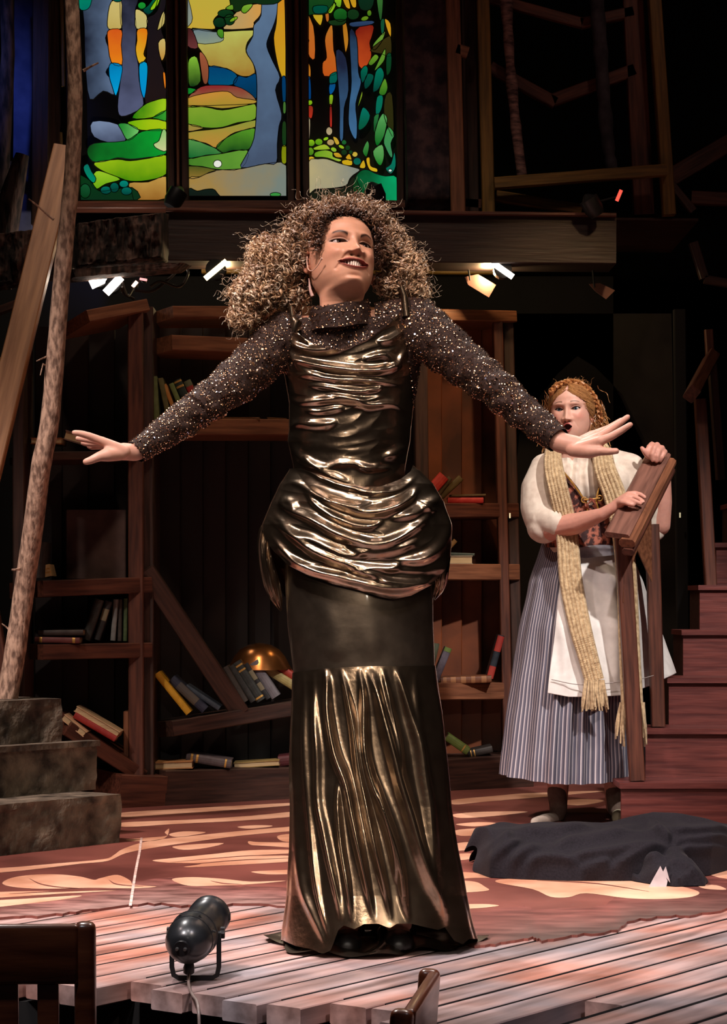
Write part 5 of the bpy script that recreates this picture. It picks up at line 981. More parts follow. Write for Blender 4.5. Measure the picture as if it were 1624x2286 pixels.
bodyc = [[(NKp(1.56), .040), (NKp(1.50), .044)], [(NKp(1.47, 0, .01), .050), (P(655, 745, 5.41), .045)], [(NKp(1.47, 0, .01), .050), (P(905, 722, 5.41), .045)], ARL, ARR,
         [(P(720, 780, 5.41), .075), (P(850, 780, 5.41), .075), (P(815, 960, 5.41), .075), (P(745, 960, 5.41), .075), (P(720, 780, 5.41), .075)], [(P(745, 990, 5.41), .07), (P(755, 1180, 5.42), .095)], [(P(805, 990, 5.41), .07), (P(860, 1180, 5.42), .090), (P(755, 1180, 5.42), .095)],
         [(P(760, 1230, 5.42), .085), (P(775, 1620, 5.40), .055), (P(775, 2010, 5.44), .036), (P(775, 2090, 5.42), .034), (P(775, 2108, 5.32), .026)], [(P(880, 1230, 5.42), .085), (P(885, 1620, 5.40), .055), (P(890, 2010, 5.44), .036), (P(890, 2090, 5.42), .034), (P(892, 2108, 5.32), .026)]]
cv, cf_ = caps(bodyc+hand_left()+hand_right()); Vb, Fb = evmesh(cv, cf_, .0030, 3, .5)
sk = np.array(S(204, 150, 130)); cb_ = np.repeat(sk[None], len(Vb), 0); nk = Vb[:, 2] > 1.45; cb_[nk] = S(196, 138, 110)
Vall = np.concatenate([Vh, Vb]); Fall = Fh+[tuple(i+len(Vh) for i in f) for f in Fb]
body = mk('body', Vall, Fall, SKIN, sg_, True, np.concatenate([col, cb_]))
for e in E:
    eyeball(sg_, HX(e), RH, (46, 24, 14), RH @ Vector((.10, -1, .12)), 1.0)
tm = teeth_mesh(ym-.0030, float(fz(hp_['mz']))-.0010, .0255, .0140, .0045); tm.v = [tuple(HX(v)) for v in tm.v]; tm.build('teeth', mat('teeth_enamel', S(226, 206, 190), rough=.2), sg_, True)
er = []
for s in (-1, 1):
    ring = [HX((s*.0755, .010+.014*math.cos(a)+ .004*math.sin(a), -.018+.026*math.sin(a))) + Vector((s*.006*abs(math.cos(a)), 0, 0)) for a in np.linspace(-2.4, 2.2, 14)]
    er.append([(p, .0045) for p in ring]); er.append([(HX((s*.074, .008, -.040)), .006), (HX((s*.074, .012, -.030)), .006)]); er.append([(HX((s*.072, .012, -.02)), .008), (HX((s*.070, .016, -.005)), .008)])
ev, ef = caps(er, 8); Ve, Fe = evmesh(ev, ef, .0016, 3, .5); mk('ear', Ve, Fe, SKIN, sg_, True, np.repeat(np.array(S(160, 100, 74))[None], len(Ve), 0))
b = MB(); b.tube(smooth_open([HX((-.080, .004, -.006)), HX((-.083, -.002, -.024)), HX((-.082, -.008, -.045)), HX((-.078, -.024, -.055)), HX((-.074, -.046, -.052)), HX((-.071, -.060, -.044))], 5), .0012, 6); b.tube([HX((-.071, -.060, -.044)), HX((-.070, -.064, -.042))], .0024, 8)
b.build('headset_microphone', mat('skin_tone_wire', S(214, 170, 150), rough=.4), sg_, True)
b = MB(); b.tube([HX((-.076, .006, -.060)), HX((-.072, .010, -.085)), HX((-.066, .012, -.100))], [.001, .0035, .0045], 8); b.build('mic_tape', mat('clear_tape', S(190, 150, 140), rough=.3), sg_, True)
for x_ in (775, 890):
    v_, f_ = caps([[(P(x_, 2062, 5.445), .043), (P(x_, 2096, 5.43), .045)], [(P(x_, 2100, 5.43), .040), (P(x_+1, 2112, 5.31), .034)]], 14); v_, f_ = evmesh(v_, f_, .005, 3, .5); v_[:, 2] = np.maximum(v_[:, 2], .012); mk('shoe', v_, f_, mat('black_shoe_leather', S(16, 14, 14), S(24, 21, 20), ns=30, rough=.4), sg_, True)
# ---- sequined top
def infl(ch, f): return [(p, f[min(i, len(f)-1)]) for i, (p, r) in enumerate(ch)]
SL = [(P(640, 748, 5.40), .058), (P(590, 795, 5.375), .059), (P(540, 842, 5.34), .054), (P(478, 888, 5.28), .046), (P(390, 950, 5.21), .040), (P(302, 1010, 5.16), .0262)]
SR = [(P(925, 722, 5.40), .066), (P(970, 758, 5.36), .062), (P(1020, 800, 5.33), .055), (P(1095, 856, 5.24), .047), (P(1175, 925, 5.18), .039), (P(1246, 982, 5.12), .0315)]
topc = [SL, SR, [(NKp(1.50), .062), (NKp(1.47), .066)], [(NKp(1.465), .060), (P(655, 740, 5.41), .052)], [(NKp(1.465), .060), (P(905, 712, 5.41), .054)],
        [(P(690, 775, 5.41), .070), (P(880, 765, 5.41), .072), (P(860, 900, 5.41), .070), (P(715, 900, 5.41), .070), (P(690, 775, 5.41), .070)], [(P(740, 800, 5.40), .090), (P(820, 800, 5.40), .090)], [(P(735, 900, 5.41), .07), (P(745, 1040, 5.41), .075)], [(P(840, 900, 5.41), .065), (P(810, 1030, 5.41), .065)]]
tv, tf_ = caps(topc, 20); Vt, Ft = evmesh(tv, tf_, .0042, 5, .6)
# open the neck and the cuffs, add wrinkles
axL = (P(302, 1010, 5.16)-P(390, 950, 5.21)).normalized(); axR = (P(1246, 982, 5.12)-P(1175, 925, 5.18)).normalized(); cL = P(298, 1006, 5.16); cR = P(1249, 985, 5.12)
zc_ = 1.515
def wr(V):
    out = V.copy(); pl = np.array([tuple(p) for p, r in SL]); prr = np.array([tuple(p) for p, r in SR])
    for k, v in enumerate(V):
        vv = Vector(v)
        if vv.x < -.17 or vv.x > .15:
            ch = pl if vv.x < 0 else prr; d = np.linalg.norm(ch-v, axis=1); j = d.argmin(); a = Vector(ch[max(j-1, 0)]); b_ = Vector(ch[min(j+1, len(ch)-1)]); t = (b_-a).normalized(); s_ = (vv-a).dot(t); ctr = a+t*s_; n = (vv-ctr); L = n.length; n = n/max(L, 1e-6)
            ang = math.atan2(n.z, n.y); el_ = math.exp(-(abs(vv.x-(-.36 if vv.x < 0 else .30))/.09)**2)+.6*math.exp(-(abs(vv.x-(-.22 if vv.x < 0 else .15))/.05)**2)
            w_ = math.sin((s_*95)+ang*1.7+2.4*mnoise.noise(Vector((v[0]*6, v[2]*6, 1))))
            out[k] = v+np.array(n)*(.0042*w_*abs(w_)**.5*el_+.003*mnoise.noise(vv*14))
        else: out[k] = v+np.array((0, -1, 0))*.002*mnoise.noise(vv*16)
    return out
Vt = wr(Vt); keep = []
ok = ~(((Vt-np.array(cL)) @ np.array(axL)) > 0) & ~((((Vt-np.array(cR)) @ np.array(axR)) > 0)); nk = (np.abs(Vt[:, 0]-NK.x) < .085) & (Vt[:, 2] > zc_)
ok &= ~nk
Ft = [f for f in Ft if all(ok[i] for i in f)]
TOP = mat('sheer_brown_mesh', S(40, 27, 23), S(54, 38, 33), ns=90, rough=.7, spec=.12, metal=0)
top = mk('sequined_top', Vt, Ft, TOP, sg_, True)
b = MB(); cc = NKp(1.520, .004, -.004); V = []; nC = 48
CP = [(.018, .060), (.026, .063), (.028, .067), (.020, .071), (.004, .073), (-.012, .074), (-.028, .076), (-.036, .066)]
for i, (dz_, rx) in enumerate(CP):
    for j in range(nC): t = 2*math.pi*j/nC; V.append(cc+Vector(((rx+.0012*math.sin(7*t+i))*math.cos(t), rx*math.sin(t)*1.02, dz_+.14*.06*math.cos(t)+.12*.06*math.sin(t)+.0015*math.sin(5*t+i))))
b.add(V, [(i*nC+j, i*nC+(j+1) % nC, (i+1)*nC+(j+1) % nC, (i+1)*nC+j) for i in range(len(CP)-1) for j in range(nC)]); co = b.build('collar', TOP, top, True)
SEQ = mat('gold_sequin', S(190, 136, 100), S(230, 190, 156), ns=50, rough=.24, metal=1.0); SEQB = mat('silver_blue_sequin', S(150, 160, 190), S(200, 200, 220), ns=50, rough=.14, metal=1.0)
sequins('sequins', Vt, Ft, 21000, SEQ, top, (.0007, .0017), tilt=.42)
sequins('large_sequins', Vt, Ft, 900, SEQ, top, (.0026, .0038), tilt=.4, seed=9, clip=lambda p: mnoise.noise(Vector(p)*9) > .12)
sequins('sequins_cool', Vt, Ft, 900, SEQB, top, (.0010, .0026), tilt=.4, seed=12)
cvn, cfn = np.array([tuple(v) for v in V]), [tuple(reversed(q)) for q in b.f]; sequins('sequins', cvn, cfn, 900, SEQ, top, (.0009, .0022), tilt=.4, seed=3)
# ---- gown
def lame(name, c1, c2, rough, bump=.0006):
    m = mat(name, S(*c1), S(*c2), ns=26, rough=rough, metal=.985, bump=bump, bs=60, coat=1.0); m.node_tree.nodes['Principled BSDF'].inputs['Coat Roughness'].default_value = .10; return m
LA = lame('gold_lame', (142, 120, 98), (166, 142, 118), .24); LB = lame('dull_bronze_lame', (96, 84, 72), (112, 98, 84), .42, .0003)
K7 = lambda q: [(540+x/3.008, 640+y/3.008) for x, y in q]
gown = None
bod_rows = [(680, 648, 908, .098), (720, 640, 915, .106), (760, 630, 926, .112), (830, 633, 928, .112), (900, 645, 924, .108), (960, 646, 918, .102), (985, 643, 917, .100), (1040, 655, 906, .096), (1100, 660, 900, .096)]
f = [(K7(pr(290,370, 340,470, 430,510, 600,545, 820,565, 1000,545, 1060,490, 1110,380)), 7, .017), (K7(pr(300,300, 360,390, 470,425, 600,420, 750,365, 900,290, 1070,205)), 7, .014), (K7(pr(350,590, 480,600, 650,625, 850,632, 1090,660)), 6, .012),
     (K7(pr(430,660, 600,680, 760,705, 930,690)), 6, .010), (K7(pr(300,740, 380,775, 520,770, 640,755, 760,770, 860,795, 1010,790, 1110,850)), 7, .012), (K7(pr(420,830, 520,840, 620,820, 700,810)), 6, .008), (K7(pr(310,960, 380,920, 480,930, 580,925, 650,900)), 8, .010),
     (K7(pr(330,1050, 400,1150, 500,1220, 620,1280, 730,1320)), 9, .010), (K7(pr(480,1160, 560,1210, 660,1190, 760,1190, 860,1215, 950,1180)), 7, .007), (K7(pr(940,1150, 1040,1110, 1100,1070)), 8, .008), (K7(pr(900,370, 1000,350, 1110,270)), 6, .010), (K7(pr(800,500, 880,470, 960,460, 1010,510, 960,545)), 6, .009),
     (K7(pr(560,720, 700,740, 820,760, 960,740)), 5, .007), (K7(pr(820,690, 900,690, 950,670)), 4, .006), (K7(pr(340,480, 420,560, 560,590)), 6, .008), (K7(pr(330,300, 400,330, 480,410)), 5, .007), (K7(pr(760,1210, 880,1225, 1010,1215)), 5, .005), (K7(pr(420,1130, 470,1180, 540,1230)), 5, .005)]
T = [(-1, 702), (-.86, 726), (-.72, 748), (-.5, 770), (-.3, 781), (-.1, 782), (.1, 772), (.35, 752), (.6, 728), (.85, 700), (1, 690)]
Bc = [(-1, 1062), (-.5, 1080), (0, 1100), (.3, 1104), (.6, 1092), (1, 1064)]
gw = wrap('gown_bodice', bod_rows, T, Bc, 5.40, f, LA, sg_, 460, 380, back=(20, -10), noise=.0025, extra=crumple(.008, .030, .0024, 1))
hip_rows = [(1030, 652, 912, .100), (1050, 645, 938, .112), (1080, 625, 968, .135), (1120, 606, 992, .155), (1170, 586, 1006, .165), (1220, 584, 1008, .165), (1270, 596, 1004, .160), (1320, 620, 985, .150), (1345, 630, 970, .145)]
f = [(K7(pr(330,1230, 440,1230, 560,1290, 740,1350, 900,1380, 1050,1360, 1190,1260)), 7, .012), (K7(pr(300,1300, 420,1340, 560,1420, 760,1500, 950,1510, 1100,1440, 1220,1330)), 9, .015), (K7(pr(210,1420, 330,1500, 470,1560, 650,1660, 840,1725, 1000,1710, 1180,1600, 1330,1440)), 9, .018),
     (K7(pr(430,1370, 520,1480, 700,1580, 850,1610, 960,1570)), 7, .012), (K7(pr(160,1540, 300,1640, 500,1780, 700,1860, 820,1920, 1000,1990, 1160,1990, 1250,1930)), 9, .017), (K7(pr(180,1640, 300,1790, 450,1890, 700,1960, 1000,2030, 1200,2000, 1300,1930)), 7, .016),
     (K7(pr(1030,1840, 1200,1830, 1330,1740, 1390,1600, 1350,1480)), 10, .017), (K7(pr(200,1500, 350,1650, 480,1700, 700,1800, 860,1800)), 8, .012), (K7(pr(820,1500, 980,1480, 1100,1420, 1190,1330)), 8, .012), (K7(pr(980,1560, 1150,1520, 1290,1430, 1350,1400)), 9, .013),
     (K7(pr(540,1440, 640,1450, 760,1470, 880,1450)), 7, .009), (K7(pr(700,1740, 850,1790, 1050,1760, 1200,1690)), 8, .010), (K7(pr(250,1450, 320,1440, 380,1500)), 8, .010), (K7(pr(1090,1850, 1000,1890, 860,1880, 720,1850)), 8, .010), (K7(pr(1180,1430, 1240,1490, 1320,1510)), 6, .008)]
T = [(-1, 1046), (-.8, 1046), (-.5, 1060), (-.2, 1076), (.1, 1087), (.3, 1086), (.6, 1070), (.85, 1052), (1, 1038)]
Bh = [(-1, 1180), (-.96, 1200), (-.88, 1232), (-.75, 1262), (-.55, 1286), (-.3, 1304), (0, 1318), (.25, 1332), (.45, 1338), (.65, 1330), (.85, 1306), (.95, 1275), (1, 1240)]
ov = wrap('draped_overskirt', hip_rows, T, Bh, 5.41, f, LA, sg_, 520, 420, back=(0, 120), noise=.003, extra=crumple(.009, .030, .0036, 5))
# edge roll of the overskirt and hanging swags at both sides
def swag(name, outer, inner, Y0, Y1, m):
    o_ = smooth_open(outer, 8); i_ = smooth_open(inner, 8); n = min(len(o_), len(i_)); A = np.zeros((n, 26, 3)); 
    for k in range(n):
        a = o_[int(k*(len(o_)-1)/(n-1))]; b_ = i_[int(k*(len(i_)-1)/(n-1))]
        for j in range(26):
            t = j/25; x = a[0]*(1-t)+b_[0]*t; y = a[1]*(1-t)+b_[1]*t; d = -.028*math.sin(math.pi*t)*math.sin(math.pi*min(1, (k+1)/n*1.05))-.007*math.cos(t*19+k*.12)
            A[k, j] = P(x, y, Y0*(1-t)+Y1*t+d)
    return grid(name, A, m, sg_)
swag('side_swag', [(598, 1155), (578, 1185), (575, 1235), (584, 1290), (602, 1335), (627, 1366)], [(600, 1165), (602, 1205), (610, 1250), (622, 1290), (630, 1330), (630, 1362)], 5.46, 5.38, LA)
swag('side_swag', [(1004, 1180), (1008, 1220), (1004, 1262), (1000, 1295), (990, 1320), (972, 1340)], [(990, 1200), (978, 1240), (972, 1270), (968, 1290), (966, 1310), (966, 1336)], 5.46, 5.40, LA)
sk_rows = [(1210, 634, 966, .125), (1300, 636, 967, .128), (1400, 643, 968, .126), (1490, 654, 972, .122), (1510, 656, 973, .122)]
T = [(-1, 1215), (1, 1215)]; Bs = [(-1, 1502), (-.6, 1493), (0, 1487), (.5, 1487), (1, 1486)]
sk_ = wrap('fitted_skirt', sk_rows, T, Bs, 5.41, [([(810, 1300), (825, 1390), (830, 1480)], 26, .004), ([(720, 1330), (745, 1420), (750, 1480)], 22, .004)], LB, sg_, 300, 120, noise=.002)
K8 = lambda q: [(560+x/2.857, 1380+y/2.857) for x, y in q]
fl_rows = [(1480, 655, 973, .124), (1520, 652, 978, .128), (1600, 650, 986, .132), (1700, 648, 997, .142), (1800, 650, 1006, .155), (1900, 648, 1021, .170), (2000, 640, 1040, .185), (2070, 632, 1058, .20), (2110, 628, 1070, .21), (2160, 622, 1078, .22)]
A8 = [(pr(400,330, 410,600, 430,850, 435,1150, 470,1350, 510,1550, 550,1750, 580,1950), 7, .016), (pr(470,310, 490,400, 500,600, 540,850, 610,1050, 650,1250, 690,1450, 740,1700, 790,1950), 8, .022), (pr(570,310, 620,500, 660,700, 690,950, 740,1200, 790,1450, 850,1700, 900,1950), 7, .020),
      (pr(690,310, 720,500, 725,800, 760,1000, 830,1200, 900,1400, 950,1600, 980,1800, 1010,1950), 8, .024), (pr(740,310, 800,450, 850,650, 900,850, 950,1050, 1010,1250, 1080,1500, 1150,1700, 1220,1850, 1250,1980), 11, .026), (pr(840,310, 890,560, 940,780, 970,1000), 6, .012),
      (pr(920,300, 960,420, 1010,600, 1060,800, 1090,1000, 1120,1200, 1140,1400, 1170,1650, 1210,1900), 8, .016), (pr(1050,310, 1060,600, 1100,900, 1150,1200, 1180,1500, 1220,1800), 9, .012), (pr(1150,310, 1190,500, 1230,700, 1260,900, 1300,1200, 1330,1500, 1370,1750, 1400,2000), 8, .014),
      (pr(290,350, 280,600, 275,900, 290,1200, 300,1400, 330,1700, 400,1900, 480,2100), 8, .014), (pr(340,340, 345,600, 350,900, 370,1200, 400,1500, 440,1800, 500,2050), 6, .012), (pr(560,1000, 560,1200, 580,1450, 620,1700, 650,1950), 6, .014), (pr(800,1000, 850,1250, 900,1500, 930,1700), 5, .008)]
f = [(K8(a), w_, h_) for a, w_, h_ in A8]
def pleat(px, py, th): k = sst(1490, 1900, py); return k*.010*np.cos(th*17+.6*np.sin(th*3))*(1-sst(0, .35, np.cos(th)))
T = [(-1, 1502), (-.6, 1493), (0, 1487), (.5, 1487), (1, 1486)]
Bf = [(-1, 2098), (-.85, 2112), (-.70, 2118), (-.58, 2130), (-.50, 2122), (-.42, 2076), (-.36, 2066), (-.25, 2074), (-.15, 2063), (0, 2062), (.12, 2072), (.2, 2062), (.35, 2062), (.5, 2070), (.62, 2076), (.70, 2070), (.76, 2100), (.84, 2108), (.92, 2096), (1, 2096)]
fl2 = wrap('flared_skirt', fl_rows, T, Bf, 5.41, f, LA, sg_, 720, 420, back=(0, 40), noise=.003, zmin=.012, extra=pleat)
# train pooling on the deck behind the feet
nT, nR = 140, 26; A = np.zeros((nR, nT, 3)); cT = Vector((P(845, 2100, 5.45).x, 5.46, 0))
for i in range(nR):
    for j in range(nT):
        a = 2*math.pi*j/nT; r = i/(nR-1); Rr = .225+.03*math.sin(3*a+1)+.018*math.sin(7*a)+.05*max(0, math.cos(a-math.pi*.95))**8+.03*max(0, math.cos(a+math.pi*.8))**6
        A[i, j] = (cT.x+Rr*r*math.cos(a)*1.02, cT.y+Rr*r*math.sin(a)*.95, .010+.022*r*(1-r)*4*(.5+.5*math.sin(a*9+2*r))+.012*max(0, r-.85)*3*math.sin(a*11))
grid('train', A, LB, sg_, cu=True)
for pts in ([(650, 684), (654, 712), (664, 740)], [(896, 640), (903, 660), (908, 706)]):
    b = MB(); c = [P(x, y, 5.40-.062) for x, y in pts]; b.tube(c, [.006, .008, .012], 8); b.build('gown_strap', LA, sg_, True)
b = MB(); b.tube([P(655, 708, 5.31), P(664, 722, 5.29), P(656, 742, 5.29)], [.006, .012, .006], 10); b.build('strap_knot', LA, sg_, True)
# ---- hair: thick curls around the head
HM = hair_mat('curly_hair'); g = np.random.default_rng(21); mb = MB(); cl = []
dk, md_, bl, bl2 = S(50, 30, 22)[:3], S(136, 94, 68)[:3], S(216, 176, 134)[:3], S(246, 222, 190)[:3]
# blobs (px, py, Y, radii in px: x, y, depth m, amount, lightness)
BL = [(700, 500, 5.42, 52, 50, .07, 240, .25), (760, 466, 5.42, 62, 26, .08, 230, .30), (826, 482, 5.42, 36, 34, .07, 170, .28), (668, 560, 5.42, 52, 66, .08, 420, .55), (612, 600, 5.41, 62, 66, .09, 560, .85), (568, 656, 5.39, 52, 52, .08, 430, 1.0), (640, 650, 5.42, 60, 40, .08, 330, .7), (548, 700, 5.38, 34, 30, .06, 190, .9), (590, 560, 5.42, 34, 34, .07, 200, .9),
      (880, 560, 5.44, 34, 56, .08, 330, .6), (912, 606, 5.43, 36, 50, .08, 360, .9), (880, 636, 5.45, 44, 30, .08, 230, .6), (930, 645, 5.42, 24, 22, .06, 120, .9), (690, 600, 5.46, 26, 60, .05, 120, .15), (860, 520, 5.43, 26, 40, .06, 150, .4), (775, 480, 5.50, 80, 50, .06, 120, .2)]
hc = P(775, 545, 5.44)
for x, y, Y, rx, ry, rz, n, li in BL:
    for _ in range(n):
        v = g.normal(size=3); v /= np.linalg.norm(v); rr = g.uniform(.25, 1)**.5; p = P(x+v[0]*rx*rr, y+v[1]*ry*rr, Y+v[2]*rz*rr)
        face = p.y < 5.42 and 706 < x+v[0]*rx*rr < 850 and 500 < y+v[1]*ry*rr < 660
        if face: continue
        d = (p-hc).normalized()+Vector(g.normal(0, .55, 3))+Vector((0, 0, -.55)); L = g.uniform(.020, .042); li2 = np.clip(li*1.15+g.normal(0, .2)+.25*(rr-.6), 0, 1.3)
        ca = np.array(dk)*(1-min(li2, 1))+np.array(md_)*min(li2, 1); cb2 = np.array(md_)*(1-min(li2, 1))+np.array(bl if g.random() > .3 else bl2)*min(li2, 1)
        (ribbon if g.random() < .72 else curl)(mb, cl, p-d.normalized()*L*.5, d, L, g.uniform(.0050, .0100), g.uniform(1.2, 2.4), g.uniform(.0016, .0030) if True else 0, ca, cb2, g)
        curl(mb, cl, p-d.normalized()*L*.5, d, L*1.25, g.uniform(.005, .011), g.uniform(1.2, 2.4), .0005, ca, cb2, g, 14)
for x, y, Y, rx, ry, rz, n, li in BL:   # flyaway hairs
    for _ in range(n//9):
        an = g.uniform(0, 6.28); p = P(x+math.cos(an)*rx, y+math.sin(an)*ry, Y); d = (p-hc).normalized()+Vector(g.normal(0, .5, 3)); q = p.y < 5.42
        px_, py_ = x+math.cos(an)*rx, y+math.sin(an)*ry
        if 706 < px_ < 850 and 495 < py_ < 660: continue
        curl(mb, cl, p, d, g.uniform(.03, .06), g.uniform(.004, .009), g.uniform(1, 2), .0004, md_, bl2, g)
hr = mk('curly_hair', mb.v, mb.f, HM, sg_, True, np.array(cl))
# scalp mass under the curls
ch = [[(Vector(P(x, y, Y+.015)), min(rx, ry)/F*Y*.62), (Vector(P(x+.5, y+.5, Y+.015)), min(rx, ry)/F*Y*.62)] for x, y, Y, rx, ry, rz, n, li in BL]
for a, c_ in zip(BL, BL[1:]):
    if math.hypot(a[0]-c_[0], a[1]-c_[1]) < 110: ch.append([(P(a[0], a[1], a[2]+.015), min(a[3], a[4])/F*5.4*.55), (P(c_[0], c_[1], c_[2]+.015), min(c_[3], c_[4])/F*5.4*.55)])
sv, sf = caps(ch, 12); Vs, Fs = evmesh(sv, sf, .006, 2, .5); Vs = Vs+np.array([tuple(mnoise.noise_vector(Vector(v)*60)*.006) for v in Vs])
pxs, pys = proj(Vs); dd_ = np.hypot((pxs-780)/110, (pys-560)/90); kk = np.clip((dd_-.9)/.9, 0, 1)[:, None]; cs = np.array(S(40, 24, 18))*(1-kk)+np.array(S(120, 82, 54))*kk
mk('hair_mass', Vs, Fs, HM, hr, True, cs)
# hairline locks over the forehead
mb = MB(); cl = []
for t in np.linspace(0, 1, 150):
    a = math.pi*(1.06-1.14*t); bx, bz_ = .070*math.cos(a), .020+.060*max(0, math.sin(a)); 
    if math.sin(a) < 0: bz_ = .02-.05*abs(math.sin(a))*3
    for _ in range(3):
        p = HX((bx+g.normal(0, .004), -.058-.012*math.sin(a)+g.normal(0, .006), bz_+g.normal(0, .004))); d = Vector((math.cos(a)*.8, .5, .9*math.sin(a)+.1))+Vector(g.normal(0, .5, 3))
        curl(mb, cl, p, RH @ d, g.uniform(.02, .04), g.uniform(.003, .006), g.uniform(1, 2), .0012, dk, md_, g); ribbon(mb, cl, p, RH @ d, g.uniform(.02, .035), g.uniform(.003, .006), g.uniform(1, 1.8), .0018, dk, md_, g)
mk('hairline_curls', mb.v, mb.f, HM, hr, True, np.array(cl))
# ================================================================== the young woman at the stair rail
YW = 8.5
wo = empty('person', P(1290, 1835, YW), 'startled young woman in striped skirt, white apron and knitted scarf gripping the stair rail', 'person')
hw = dict(skin=(226, 172, 152), lip=(196, 98, 94), brow=(96, 62, 42), blush=(226, 140, 124), shadow=(150, 104, 92), shk=.5, mz=-.0605, mw=.0165, cl=.0, ou=.0095, ol=.0125, eu=.0068, el=.0048, ew=.0160, ex=.0320,
          bz=.0215, ba=.0045, bt=.0045, bk=.95, bw=.0026, cheek=.004, crease=.0008, nw=.0150, wide=1.02, lu=.0070, ll=.0085, lash=.0014, nz=-.029)
V, Fh, col, E2, ym2 = make_head(hw, .0014)
RW = Matrix.Rotation(R(-3), 3, 'Y') @ Matrix.Rotation(R(-17), 3, 'Z') @ Matrix.Rotation(R(1), 3, 'X'); SW = 1.0
eyem = RW @ (Vector((0, -.085, .006))-Vector(piv))+Vector(piv); locW = np.array(P(1266, 913, YW-.10)-eyem*SW)
Vh2 = head_xf(V, RW, piv, locW, SW, Matrix.Rotation(R(4), 3, 'Y')); HW = lambda q: Vector(tuple(head_xf(np.array([tuple(q)]), RW, piv, locW, SW)[0])); NW = Vector(tuple(locW+piv*SW))
def fingers(kn, tips, palm, pr_, rk, rt):
    ch = []
    for k, t in zip(kn, tips): ch.append([(palm, pr_), (k, rk)]); ch.append([(k, rk*.92)]+[(P(*q), r) for q, r in zip(t, rt)])
    return ch
hl = [[(P(1345, 1148, 8.22), .024), (P(1368, 1134, 8.20), .021), (P(1385, 1122, 8.19), .022)]]
hl += fingers([P(1404, 1103, 8.185), P(1400, 1109, 8.175), P(1396, 1115, 8.165), P(1390, 1121, 8.16)], [[(1418, 1101, 8.19), (1431, 1104, 8.18), (1440, 1110, 8.17)], [(1416, 1109, 8.17), (1428, 1114, 8.16), (1437, 1120, 8.15)], [(1410, 1116, 8.15), (1421, 1120, 8.14), (1430, 1124, 8.14)], [(1400, 1123, 8.145), (1408, 1126, 8.14), (1415, 1127, 8.14)]], P(1382, 1122, 8.19), .019, .0115, (.0098, .0088, .0076))
hr2 = [[(P(1483, 1062, 8.50), .026), (P(1478, 1030, 8.48), .022), (P(1470, 1012, 8.46), .024)]]
hr2 += fingers([P(1456, 992, 8.44), P(1468, 993, 8.435), P(1479, 1000, 8.435), P(1485, 1009, 8.44)], [[(1450, 998, 8.41), (1446, 1008, 8.405), (1449, 1020, 8.41)], [(1462, 1000, 8.40), (1457, 1014, 8.395), (1458, 1027, 8.40)], [(1472, 1006, 8.40), (1468, 1018, 8.395), (1467, 1029, 8.40)], [(1482, 1014, 8.41), (1478, 1021, 8.405), (1475, 1028, 8.41)]], P(1470, 1014, 8.46), .020, .0115, (.0105, .0098, .0085))
hr2.append([(P(1458, 1022, 8.44), .013), (P(1445, 1016, 8.41), .011), (P(1438, 1006, 8.40), .0095), (P(1434, 1000, 8.40), .008)])
bod = [[(Vector((NW.x, NW.y+.012, 1.40)), .040), (Vector((NW.x+.01, NW.y+.02, 1.30)), .048)], [(P(1215, 1048, 8.52), .045), (P(1300, 1030, 8.53), .060), (P(1412, 1045, 8.53), .045)], [(P(1260, 1080, 8.53), .09), (P(1350, 1080, 8.53), .09), (P(1330, 1200, 8.53), .08), (P(1270, 1200, 8.53), .08), (P(1260, 1080, 8.53), .09)],
       [(P(1212, 1045, 8.52), .044), (P(1205, 1170, 8.42), .042), (P(1230, 1180, 8.38), .047), (P(1290, 1168, 8.30), .040), (P(1345, 1148, 8.22), .024)], [(P(1412, 1045, 8.52), .044), (P(1474, 1172, 8.52), .041), (P(1478, 1120, 8.51), .040), (P(1483, 1062, 8.50), .027)],
       [(P(1250, 1400, 8.55), .075), (P(1248, 1640, 8.55), .055), (P(1246, 1800, 8.55), .036)], [(P(1365, 1400, 8.58), .075), (P(1372, 1640, 8.58), .055), (P(1374, 1800, 8.58), .036)]]
cv, cf_ = caps(bod+hl+hr2, 14); Vb, Fb = evmesh(cv, cf_, .0038, 3, .5)
cb_ = np.repeat(np.array(S(222, 160, 142))[None], len(Vb), 0)
mk('body', np.concatenate([Vh2, Vb]), Fh+[tuple(i+len(Vh2) for i in f) for f in Fb], SKIN, wo, True, np.concatenate([col, cb_]))
for e in E2: eyeball(wo, HW(e), RW, (70, 96, 110), RW @ Vector((-.05, -1, .02)))
for s in (-1, 1):
    ring = [HW((s*.0765, .010+.014*math.cos(a)+.004*math.sin(a), -.018+.026*math.sin(a))) for a in np.linspace(-2.4, 2.2, 12)]
    ev, ef = caps([[(p, .0045) for p in ring], [(HW((s*.073, .012, -.03)), .009), (HW((s*.072, .016, -.01)), .009)]], 8); Ve, Fe = evmesh(ev, ef, .002, 3, .5); mk('ear', Ve, Fe, SKIN, wo, True, np.repeat(np.array(S(230, 160, 140))[None], len(Ve), 0))
# socks and shoes
for name, chs, c in (('sock', [[(P(1244, 1768, 8.54), .038), (P(1248, 1808, 8.53), .034), (P(1242, 1826, 8.50), .030)]], (112, 92, 82)), ('shoe', [[(P(1240, 1828, 8.50), .026), (P(1218, 1832, 8.44), .027), (P(1196, 1836, 8.40), .020)]], (216, 204, 190)), ('sock', [[(P(1374, 1768, 8.57), .038), (P(1377, 1806, 8.56), .034)]], (112, 92, 82)), ('shoe', [[(P(1382, 1820, 8.55), .027), (P(1380, 1826, 8.46), .024)]], (196, 188, 160))):
    v_, f_ = caps(chs, 14); v_, f_ = evmesh(v_, f_, .005, 4, .5); v_[:, 2] = np.maximum(v_[:, 2], .008); mk(name, v_, f_, mat('knit_%d' % c[0], S(*[k-10 for k in c]), S(*c), ns=90, rough=.8, bump=.001), wo, True)
